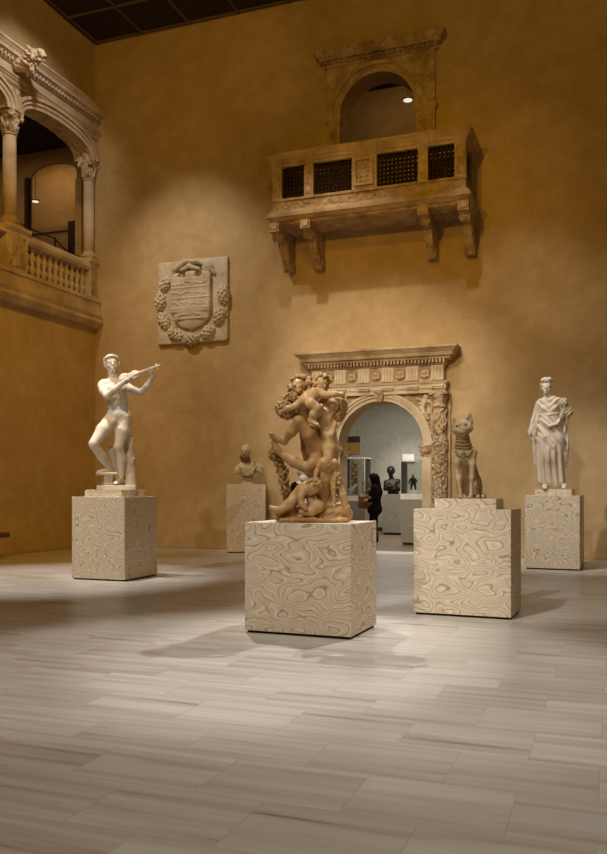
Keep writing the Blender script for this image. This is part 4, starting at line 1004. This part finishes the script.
def mantle(nm, pts, x0, x1, ph, lo, hi):
    C = Carve(lo, hi, .009); C.chain(pts, .03)
    x = C.ax[0][:, None, None]; z = C.ax[2][None, None, :]
    C.F = C.F + (.011 * np.sin(70 * x + 4 * np.sin(3 * z) + ph)).astype(np.float32) * np.ones((1, C.n[1], 1), np.float32)
    return C.build(nm, M['dress'], wom)
mantle('left_mantle', [(w(538, 408, .02), .05), (w(534.5, 420, .0), .062), (w(532, 431, -.01), .072), (w(534.2, 438, -.01), .052), (w(535.8, 450, .02), .045), (w(536.8, 464, .02), .026)], 0, 0, 0, (-.42, -.25, .3), (.0, .25, 1.4))
mantle('right_mantle', [(w(563, 412, .03), .05), (w(564, 430, .03), .05), (w(564.6, 447, .03), .046), (w(565, 460, .02), .028)], 0, 0, 1, (.05, -.25, .3), (.38, .25, 1.3))
C = Carve((.12, -.32, 1.02), (.42, .1, 1.5), .009)
C.cap(w(562, 404, -.13), w(567, 412, -.1), .04, .055, .02).curls(w(562.5, 403, -.14), (.055, .055, .065), 30, .022, None, None, .008, 51).curls(w(567, 412, -.11), (.06, .06, .075), 32, .022, None, None, .008, 52).cap(w(566, 416, -.1), w(566, 424, -.06), .034, .016, .01)
C.build('flower_bundle', M['bust'], wom)

# ------------------------------------------------------------------ the bearded bust
b_ = frame(249, 484, 48.8)
bu = thing('bearded_bust', 'small marble bust of a bearded man in robes against the back wall', 'bust', (-7.012, 15.56, 1.375), facing(249))
C = Carve((-.36, -.26, .1), (.38, .26, .90), .009)
Rb = rot(-26, -10, 0); hb = V3(b_(248.3, 451.5, -.03)); head(C, hb, .29, Rb)
C.cap(b_(248.5, 457, 0), b_(249.5, 464, .03), .075, .085, .03)
C.chain([(b_(240, 470, .02), .085), (b_(245, 466.5, .02), .09), (b_(254, 465.5, .03), .09), (b_(262, 468, .03), .085)], .03)
C.ell(b_(250, 470, .01), (.2, .13, .14), None, .04).cap(b_(249.5, 473, 0), b_(249.5, 477, .02), .12, .07, .04)
C.box(b_(238.3, 471.5, .02), (.035, .07, .06), None, .02, .03).box(b_(264, 470.5, .03), (.04, .07, .07), None, .02, .03)
bb = C.build('figure', M['bust'], bu)
C = Carve((-.36, -.28, .1), (.38, .26, .5), .009)
for k in range(4): C.chain([(b_(241 + k * .9, 465 + 1.2 * k, -.10), .016), (b_(246, 471 + k * 1.2, -.15), .019), (b_(250, 473.5 + k * .7, -.15), .019), (b_(255, 470 + 1.2 * k, -.14), .019), (b_(260 - k, 465 + 1.2 * k, -.08), .016)], .012)
for k in range(3): C.chain([(b_(258 + k * 2, 463 + k, -.08), .018), (b_(259 + k * 2, 470 + k, -.1), .018), (b_(257 + k * 2, 476, -.07), .014)], .012)
C.ell(b_(256.5, 461, -.1), (.03, .03, .03), None, .008)
C.build('robe_folds', M['bust'], bb)
C = Carve((-.2, -.3, .38), (.2, .2, .85), .009)
for k in range(30):
    a = -1.2 + 2.4 * (k % 6) / 5; r = k // 6; q = hb + Rb @ V3((.085 * math.sin(a), -.075 - .03 * math.cos(a) + .012 * r, -.085 - .025 * r)); C.ell(q, (.025, .025, .036), None, .012)
C.cap(hb + Rb @ V3((0, -.08, -.12)), hb + Rb @ V3((0, -.06, -.20)), .06, .035, .02)
C.build('beard', M['beard'], bb)
MB().lathe([(.15, 0), (.155, .02), (.10, .045), (.075, .075), (.085, .1), (.12, .13), (.1, .15)], (0.01, 0, 0), 24).build('socle', M['bust'], bu)

# ------------------------------------------------------------------ bench at the left edge
be = thing('wooden_bench', 'dark wooden bench against the left wall, its rounded end at the picture edge', 'bench', (XL + .36, 11.0, .04))
pl = [(-.22, -2.0), (.22, -2.0), (.22, 1.42)] + [(.22 * math.cos(a * PI / 10), 1.42 + .2 * math.sin(a * PI / 10)) for a in range(1, 10)] + [(-.22, 1.42)]
MB().prism(pl, lambda a, b, d: (a, b, d), .36, .445).build('seat', M['bench'], be, bevel=.02)
for y in (-1.7, 1.0):
    for x in (-.16, .16): MB().frus(x - .03, x + .03, y - .03, y + .03, 0, x - .035, x + .035, y - .04, y + .04, .36).build('leg', M['bench'], be)
MB().box(-.02, .02, -1.7, 1.0, .16, .21).build('stretcher', M['bench'], be)

# ------------------------------------------------------------------ loggia fittings
rb = thing('rope_barrier', 'black metal barrier with two rails behind the stone balustrade', 'barrier', (-11.6, 15.2, 5.45))
for y in (-1.35, .245, 1.5): MB().tube([(0, y, .02), (0, y, 1.37)], .022, 10).lathe([(.15, 0), (.15, .015), (.03, .03)], (0, y, 0), 16).build('post', M['metal'], rb)
for z in (1.34, 1.10):
    MB().tube([(0, -1.35, z + .02), (0, -.95, z + .01), (0, -.5, z), (0, -.1, z + .01), (0, .245, z + .02), (0, .5, z - .10), (0, .9, z - .16), (0, 1.25, z - .14), (0, 1.5, z + .02)], .014, 8).build('rail', M['metal'], rb)
def spot_lamp(loc, label):
    t = thing('spot_lamp', label, 'lamp', loc)
    MB().lathe([(.11, 0), (.12, .01), (.11, .05), (.03, .07)], (0, 0, 0), 16).build('housing', M['ceilbar'], t)
    MB().lathe([(.10, -.008), (.10, 0)], (0, 0, 0), 16).build('lens', M['lampface'], t, 'glowing lens')
    return t
spot_lamp((-15.7, 20, 9.58), 'small lit ceiling lamp seen through the arcade')
MB_ = MB().tube([(-15.7, 20, 9.64), (-15.7, 20, 11.2)], .006, 8)
o = MB_.build('stem', M['metal'], bpy.data.objects['spot_lamp']); o.location = (15.7, -20, -9.58)
sl = spot_lamp((-4.30, 18.2, 9.89), 'small lit ceiling lamp seen through the upper window')
o = MB().tube([(0, 0, .06), (0, 0, .74)], .006, 8).build('stem', M['metal'], sl)

# ------------------------------------------------------------------ the gallery's contents
def gallery_block(x0, x1, y0, y1, h, label):
    t = thing('display_pedestal', label, 'pedestal', ((x0 + x1) / 2, (y0 + y1) / 2, 0))
    a, b = (x1 - x0) / 2, (y1 - y0) / 2
    MB().box(-a + .02, a - .02, -b + .02, b - .02, 0, .07).build('recessed_base', M['dark'], t)
    MB().box(-a, a, -b, b, .06, h).build('block', M['gped'], t, bevel=.005)
    return t
gallery_block(-6.06, -5.50, 22.6, 23.2, 1.13, 'tall grey pedestal under the dark bronze torso')
q = frame(391.5, 494, 838 / 23.2)
bz = thing('bronze_figure', 'dark bronze half figure with folded arms on a grey pedestal in the far gallery', 'bust', (-5.864, 22.84, 1.13), A)
C = Carve((-.34, -.3, 0), (.36, .3, .86), .012)
Rz = rot(-30, -6, 0); hz_ = V3(q(390.7, 471.3, -.02)); head(C, hz_, .27, Rz)
C.cap(q(391, 475, 0), q(392, 480, .02), .06, .07, .03).cap(q(386.8, 482.5, 0), q(398, 481.5, .03), .085, .09, .04).ell(q(392.5, 485, .01), (.19, .13, .15), None, .04).cap(q(393, 487, .01), q(393.5, 494, .02), .15, .16, .04)
C.chain([(q(386.3, 483, 0), .07), (q(385, 488.5, -.12), .06), (q(391, 489, -.22), .045)], .02).chain([(q(398.6, 482, .02), .07), (q(399, 489, -.08), .06), (q(389.5, 486.5, -.23), .042)], .02)
hand(C, q(391.5, 489, -.22), (1, -.1, .1), (0, 1, 0), .17, .5, .011); hand(C, q(389, 486.5, -.23), (-1, 0, .2), (0, 1, 0), .17, .5, .011); C.floor(0)
zb = C.build('figure', M['bronze'], bz)
C = Carve((-.2, -.2, .5), (.2, .2, .9), .012); C.curls(hz_ + V3((0, .02, .03)), (.1, .115, .11), 60, .026, Rz, lambda u: u[1] > -.25 or u[2] > .7, .01, 61); C.build('hair', M['bronze'], zb)

def show_case(x0, x1, y0, y1, h, top, label):
    t = thing('display_case', label, 'display case', ((x0 + x1) / 2, (y0 + y1) / 2, 0))
    a, b = (x1 - x0) / 2, (y1 - y0) / 2
    MB().box(-a + .03, a - .03, -b + .03, b - .03, 0, .07).build('recessed_base', M['dark'], t)
    MB().box(-a, a, -b, b, .06, h).build('cabinet', M['gped'], t)
    MB().box(-a - .01, a + .01, -b - .01, b + .01, h, h + .13).build('deck', M['gwhite'], t)
    mb = MB()
    for bx in ((-a, a, -b, -b + .012), (-a, a, b - .012, b), (-a, -a + .012, -b + .012, b - .012), (a - .012, a, -b + .012, b - .012)): mb.box(*bx, h + .13, top)
    mb.box(-a, a, -b, b, top, top + .012); mb.build('glass_cover', M['glass'], t)
    mb = MB()
    for sx in (-1, 1):
        for sy in (-1, 1): mb.box(sx * a - .008, sx * a + .008, sy * b - .008, sy * b + .008, h + .13, top)
    mb.box(-a - .01, a + .01, -b - .01, -b + .01, top, top + .025).box(-a - .01, a + .01, b - .01, b + .01, top, top + .025).box(-a - .01, -a + .01, -b, b, top, top + .025).box(a - .01, a + .01, -b, b, top, top + .025)
    mb.build('case_edge', M['gwhite'], t)
    return t
show_case(-4.58, -4.03, 18.7, 19.3, 1.04, 1.90, 'glass case on a grey base holding a dark statuette')
r_ = frame(412, 487.5, 838 / 19.2)
st = thing('statuette', 'small dark standing statuette inside the right glass case', 'statuette', (-4.36, 18.96, 1.17), A)
C = Carve((-.2, -.12, .08), (.2, .12, .46), .007)
C.ell((0.0, 0, .405), (.028, .03, .034), None, .01).cap((0, 0, .38), (0, 0, .34), .018, None, .01).cap((-.05, 0, .335), (.05, 0, .335), .026, None, .02).cap((0, 0, .33), (0, 0, .25), .052, .042, .02)
C.chain([((-.06, 0, .33), .022), ((-.09, -.02, .27), .018), ((-.085, -.05, .225), .014)], .01).chain([((.06, 0, .33), .022), ((.085, -.01, .27), .018), ((.05, -.06, .25), .014)], .01)
C.chain([((-.022, 0, .25), .035), ((-.035, -.01, .175), .027), ((-.045, 0, .10), .016)], .01).chain([((.025, 0, .25), .035), ((.05, -.01, .175), .027), ((.055, .0, .10), .016)], .01)
C.cap((-.045, 0, .095), (-.05, -.04, .088), .014, .012, .006).cap((.055, 0, .095), (.06, -.04, .088), .014, .012, .006)
C.build('figure', M['bronze'], st); MB().box(-.09, .09, -.07, .07, 0, .085).build('mount', M['gwhite'], st)
show_case(-6.22, -5.70, 19.6, 20.2, .98, 2.02, 'glass case on a grey base left of the person in black, holding a white figurine')
fg = thing('white_figurine', 'small white figurine inside the left glass case', 'statuette', (-6.06, 19.75, 1.11), A)
C = Carve((-.16, -.1, 0), (.16, .1, .32), .008)
C.box((0, 0, .02), (.1, .06, .02), None, .008, .01).chain([((-.06, 0, .06), .05), ((-.0, 0, .13), .05), ((.04, 0, .19), .04), ((.08, 0, .24), .03)], .02).cap((.07, 0, .25), (.11, -.01, .27), .028, .02, .01).cap((-.03, 0, .12), (-.10, 0, .17), .03, .015, .01).cap((.0, 0, .17), (-.05, 0, .24), .02, .012, .01)
C.build('figure', M['gwhite'], fg)
rp = thing('carved_relief', 'tall brown relief panel standing inside the left glass case', 'relief', (-6.03, 20.05, 1.11))
MB().box(-.13, .02, -.03, .03, 0, .86).build('panel', M['relief'], rp); C = Carve((-.2, -.12, 0), (.1, .06, .9), .012)
for k in range(9): C.ell((-.055 + .03 * (-1) ** k, -.035, .08 + .09 * k), (.05, .03, .045), None, .015)
C.build('carving', M['relief'], rp)
rp2 = thing('mottled_relief', 'narrow mottled relief strip at the right of the left glass case', 'relief', (-5.84, 20.05, 1.11))
MB().box(-.05, .05, -.02, .02, 0, .84).build('panel', M['palecarved'], rp2)
pa = thing('wall_painting', 'small ochre painting with a dark upper band on the gallery back wall', 'painting', (-7.5, GY1 - .03, 2.36))
MB().box(-.22, .20, -.02, .03, -.02, .33).build('lower_field', M['gold_dim'], pa, 'ochre field'); MB().box(-.22, .20, -.025, .03, .33, .52).build('upper_band', M['dark'], pa, 'dark band')
wl = MB().box(-.06, .06, -.008, .008, -.12, .12).build('wall_label', M['relief']); wl.location = (-7.05, GY1 - .012, 1.98); setp(wl, 'small brown plaque on the gallery back wall above the visitor', 'plaque')
wp = thing('white_wall_box', 'white box fixed on the gallery wall above the right glass case', 'wall box', (-5.76, GY1 - .06, 2.2))
MB().box(-.19, .17, -.06, .055, -.11, .11).build('front', M['gwhite'], wp, bevel=.004)

# ------------------------------------------------------------------ visitors
p_ = frame(373.5, 541, 838 / 20.0)
vis = thing('person', 'person in long black clothes and long dark hair standing side-on in the gallery doorway', 'person', (-5.40, 19.28, 0), A)
Rv = rot(-82, -6, 0)
C = Carve((-.45, -.3, 0), (.25, .3, 1.70), .011)
hv = V3((-.03, 0, 1.50)); head(C, hv, .225, Rv)
C.cap((-.0, 0, 1.42), (.02, 0, 1.33), .052, .06, .03).cap((.03, -.14, 1.30), (.03, .14, 1.30), .065, None, .04).ell((.03, 0, 1.17), (.11, .16, .18), None, .05).cap((.03, 0, 1.05), (.03, 0, .92), .12, .14, .05)
for sy in (-1, 1):
    C.chain([((.03, .07 * sy, .9), .085), ((.01 - .02 * sy, .07 * sy, .5), .058), ((.05 + .03 * sy, .07 * sy, .1), .038)], .03).cap((.05 + .03 * sy, .07 * sy, .05), (-.09 + .03 * sy, .08 * sy, .035), .04, .032, .02)
    C.chain([((.04, .17 * sy, 1.3), .048), ((.06, .19 * sy, 1.06), .04), ((-.12, .14 * sy, 1.0), .032)], .02); hand(C, (-.13, .14 * sy, 1.0), (-1, -.3 * sy, .1), (0, -sy, -.2), .16, .7, .009)
C.floor(0); vb = C.build('body', M['skin'], vis)
C = Carve((-.3, -.34, .5), (.3, .34, 1.42), .011)
C.cap((.03, -.14, 1.30), (.03, .14, 1.30), .082, None, .05).ell((.03, 0, 1.17), (.13, .18, .2), None, .05).cap((.03, 0, 1.05), (.04, 0, .8), .15, .17, .06).ell((.04, 0, .78), (.17, .19, .14), None, .04)
for sy in (-1, 1): C.chain([((.04, .17 * sy, 1.3), .066), ((.06, .19 * sy, 1.06), .058), ((-.09, .15 * sy, 1.0), .048)], .02)
C.rough(.006, 24); C.build('coat', M['black'], vb)
C = Carve((-.2, -.25, .04), (.3, .25, .95), .011)
for sy in (-1, 1): C.chain([((.03, .07 * sy, .85), .105), ((.01 - .02 * sy, .07 * sy, .5), .078), ((.05 + .03 * sy, .07 * sy, .09), .06)], .03)
C.build('trousers', M['black'], vb)
C = Carve((-.2, -.2, 0), (.3, .25, .13), .009)
for sy in (-1, 1): C.cap((.06 + .03 * sy, .07 * sy, .05), (-.10 + .03 * sy, .08 * sy, .038), .048, .04, .02)
C.floor(0); C.build('shoes', M['black'], vb)
C = Carve((-.25, -.25, .9), (.25, .25, 1.72), .011)
C.ell((.01, 0, 1.545), (.118, .112, .112), None, .03).cap((.05, 0, 1.52), (.10, 0, 1.2), .105, .12, .05).cap((.10, 0, 1.2), (.11, 0, 1.02), .12, .08, .05).rough(.006, 30); C.build('hair', M['hairblack'], vb)
bg = thing('handbag', 'brown bag held at the waist of the person in black', 'bag', (-5.54, 19.24, .88), A)
C = Carve((-.25, -.22, -.12), (.25, .22, .42), .01)
C.box((-.05, 0, .08), (.15, .10, .15), rot(0, 0, 12), .06, .05).ell((-.02, -.06, .2), (.08, .05, .07), None, .03).ell((.07, -.1, .08), (.06, .05, .1), None, .03).ell((-.15, 0, .2), (.06, .08, .07), None, .03).rough(.01, 36)
C.build('bag_body', M['bag'], bg); MB().tube([(-.1, 0, .2), (-.04, -.05, .35), (.06, -.1, .42), (.1, -.09, .3), (.08, -.1, .15)], .012, 8).build('strap', M['gold'], bg)
C = Carve((-.05, -.22, -.05), (.2, .0, .3), .01); C.box((.075, -.125, .12), (.05, .03, .10), None, .02, .02); C.build('front_pocket', M['gold'], bg)

vis2 = thing('person', 'person in black jacket and white shirt standing behind the amber figure group', 'person', (-5.68, 15.24, 0), A)
C = Carve((-.34, -.3, 0), (.34, .25, 1.72), .012)
hv = V3((0, -.01, 1.555)); R4 = rot(8, -10, 0); head(C, hv, .225, R4)
C.cap((0, 0, 1.47), (0, 0, 1.38), .055, .065, .03).cap((-.15, 0, 1.345), (.15, 0, 1.345), .065, None, .04).ell((0, 0, 1.18), (.16, .105, .2), None, .05).cap((0, 0, 1.05), (0, 0, .92), .13, .14, .05)
for sx in (-1, 1):
    C.chain([((.08 * sx, 0, .9), .085), ((.09 * sx, -.01, .5), .058), ((.09 * sx, .02, .1), .038)], .03).cap((.09 * sx, .03, .05), (.11 * sx, -.13, .035), .04, .032, .02)
    C.chain([((.17 * sx, 0, 1.34), .05), ((.21 * sx, .02, 1.08), .042), ((.12 * sx, -.16, .98), .032)], .02); hand(C, (.11 * sx, -.17, .98), (-sx, -.3, -.1), (0, .6, -.6), .16, .6, .0095)
C.floor(0); b2 = C.build('body', M['skin'], vis2)
C = Carve((-.36, -.3, .7), (.36, .25, 1.46), .012)
C.cap((-.15, 0, 1.34), (.15, 0, 1.34), .078, None, .05).ell((0, 0, 1.17), (.185, .13, .22), None, .05).cap((0, 0, 1.05), (0, 0, .82), .16, .17, .05)
for sx in (-1, 1): C.chain([((.17 * sx, 0, 1.34), .066), ((.215 * sx, .02, 1.08), .058), ((.13 * sx, -.15, .98), .046)], .02)
C.cap((0, -.17, 1.42), (0, -.17, .75), .075, .05, .01, True); C.build('jacket', M['black'], b2)
C = Carve((-.2, -.2, .8), (.2, .2, 1.46), .012); C.ell((0, -.005, 1.18), (.165, .115, .215), None, .05).cap((-.08, 0, 1.37), (.08, 0, 1.37), .068, None, .04).cap((0, 0, 1.05), (0, 0, .85), .135, .145, .05); C.build('shirt', M['shirt'], b2)
C = Carve((-.22, -.2, 0), (.22, .2, .95), .012)
for sx in (-1, 1): C.chain([((.08 * sx, 0, .88), .105), ((.09 * sx, -.01, .5), .078), ((.09 * sx, .02, .09), .062)], .03)
C.build('trousers', M['black'], b2)
C = Carve((-.22, -.25, 0), (.22, .2, .13), .01)
for sx in (-1, 1): C.cap((.09 * sx, .03, .05), (.115 * sx, -.14, .038), .048, .04, .02)
C.floor(0); C.build('shoes', M['black'], b2)
C = Carve((-.2, -.2, 1.4), (.2, .2, 1.75), .01); C.ell((0, .02, 1.60), (.095, .108, .095), None, .02).curls((0, .02, 1.6), (.092, .105, .09), 40, .022, None, lambda u: u[1] > -.3 or u[2] > .6, .012, 71); C.build('hair', M['grey_hair'], b2)
C = Carve((-.12, -.2, 1.4), (.12, .05, 1.6), .008); C.ell((.012, -.095, 1.495), (.075, .04, .06), R4, .01); C.build('face_mask', M['gwhite'], b2, 'pale face mask')

# ------------------------------------------------------------------ light
def spot(loc, target, power, size, color=(1, .86, .68), blend=.6, rad=.12):
    l = bpy.data.lights.new('spot', 'SPOT'); o = bpy.data.objects.new('ceiling_spot_or_fill', l); COL.objects.link(o)
    o.location = loc; o.rotation_euler = (Vector(target) - Vector(loc)).to_track_quat('-Z', 'Y').to_euler()
    l.energy = power; l.spot_size = R_(size); l.spot_blend = blend; l.color = color; l.shadow_soft_size = rad
    return o
def area(loc, target, power, sx, sy, color):
    l = bpy.data.lights.new('area', 'AREA'); o = bpy.data.objects.new('room_area_fill', l); COL.objects.link(o)
    o.location = loc; o.rotation_euler = (Vector(target) - Vector(loc)).to_track_quat('-Z', 'Y').to_euler()
    l.shape = 'RECTANGLE'; l.size = sx; l.size_y = sy; l.energy = power; l.color = color
    return o
WARM = (1, .90, .76); WHITE = (1, .95, .88); AMBER = (1, .55, .045)
# wall washers hung under the ceiling
spot((-5.6, 11.4, 10.9), (-4.6, 16, 1.8), 950, 42, WARM, .8, .10)
spot((-4.5, 3.0, 10.9), (-4.4, 16, 2.7), 3000, 22, WARM, .9, .10)  # extra washer set farther back, added to brighten the wall, not the balcony
spot((-9.4, 11.2, 10.9), (-8.3, 16, 4.6), 1150, 46, WARM, .9, .10)
spot((-2.6, 11.2, 10.9), (-1.0, 16, 1.4), 800, 40, WARM, .8, .10)
# doorway: flatter fill added from the far end; arcade: its own spot
spot((-3.0, -2.5, 9.6), (-4.3, 16, 2.3), 3600, 18, WHITE, .9)
spot((-8.3, 11.6, 10.9), (-10.9, 13.9, 8.7), 420, 52, WHITE, .9)
# statue spots: a key from high on the left and an added weaker fill from the far end
spot((-4.5, 0.5, 10.9), (-2.6, 7.2, 1.4), 2000, 16, WHITE, .7)
spot((-1.8, -3.5, 9.2), (-2.6, 7.2, 1.5), 700, 15, WHITE, .7)
spot((-4.7, -1.3, 10.9), (-1.44, 8.75, 1.4), 3200, 14, WHITE, .7)
spot((-.5, -3.5, 9.2), (-1.44, 8.75, 1.5), 500, 14, WHITE, .7)
spot((-8.6, 2.5, 10.9), (-6.8, 10.4, 1.8), 1700, 18, WHITE, .7)
spot((-3.6, -3.5, 9.2), (-6.8, 10.4, 1.9), 1300, 15, WHITE, .7)
spot((-4.7, 7.6, 10.9), (-.9, 14.2, 1.8), 3300, 20, WHITE, .7)
spot((-1.6, -2.0, 9.2), (-.9, 14.2, 1.9), 2200, 13, WHITE, .7)
# and from behind, which throw the shadows towards the viewer
spot((-.1, 12.4, 10.9), (-2.75, 6.4, .5), 3500, 21, WHITE, .6, .07)
spot((-6.3, 11.7, 10.9), (-2.0, 6.4, .5), 3100, 21, WHITE, .6, .07)
# floor
spot((2.5, 3, 10.9), (1.0, 3.0, 0), 1700, 74, (1, .96, .90), 1)
spot((-3.5, 4.5, 10.9), (-3.5, 4.6, 0), 450, 110, (1, .86, .64), 1, .3)  # broad wash added to lift the whole floor evenly
spot((-7.6, 9.0, 10.9), (-7.6, 10.1, 0), 3900, 28, (1, .97, .93), .8)
# added amber fills, no known lamps: tint the side wall and upper hall
spot((-4.5, 6.5, 10.9), (-10.9, 12.0, 3.0), 2000, 66, AMBER, 1)
spot((-5.5, 5, 10.0), (-11, 15, 10.6), 500, 60, AMBER, 1)
spot((-3, 6, 9.6), (-3.5, 16, 10.2), 520, 100, AMBER, 1)
spot((-5.0, -3, 8.6), (-3.6, 16, 5.4), 2200, 26, AMBER, 1)
# rooms beyond: area lights added as fill for the unseen room lighting
area((-5, 20.5, 4.1), (-5, 20.5, 0), 235, 3, 5, (1, .94, .84))
spot((-5.2, 20.2, 4.0), (-5.75, 24.5, 1.6), 480, 30, (1, .95, .88), .9)
spot((-4.6, 17.2, 4.0), (-4.3, 19.0, 1.2), 55, 36, (1, .96, .9), .8)  # extra spot added to brighten the right case
spot((-5.6, 18.0, 4.0), (-6.0, 19.9, 1.2), 55, 32, (1, .96, .9), .8)  # likewise added, for the left case
area((-14.5, 14.5, 10.0), (-14.5, 14.5, 0), 50, 2, 4, (1, .66, .32))
area((-15.5, 19.8, 10.8), (-15.5, 20.5, 8), 16, 1.5, 1.2, (1, .66, .32))
area((-4.3, 17.6, 10.55), (-4.3, 18.6, 8), 11, 2, .8, (1, .6, .22))
# dim room light all round
wld = bpy.data.worlds.new('World'); SC.world = wld; wld.use_nodes = True
wld.node_tree.nodes['Background'].inputs[0].default_value = (1, .52, .09, 1)
wld.node_tree.nodes['Background'].inputs[1].default_value = .16

# ------------------------------------------------------------------ camera
cam = bpy.data.cameras.new('Camera'); co = bpy.data.objects.new('Camera', cam); COL.objects.link(co)
co.location = (0, 0, 1.3); co.rotation_euler = (PI / 2, 0, A)
cam.sensor_fit = 'VERTICAL'; cam.sensor_height = 36; cam.lens = 36 * 838 / 854; cam.shift_y = (488 - 427) / 854
cam.clip_end = 200
SC.camera = co
SC.view_settings.view_transform = 'Standard'; SC.view_settings.look = 'None'; SC.view_settings.gamma = 1; SC.view_settings.exposure = 0
try: SC.view_settings.use_curve_mapping = False
except Exception: pass
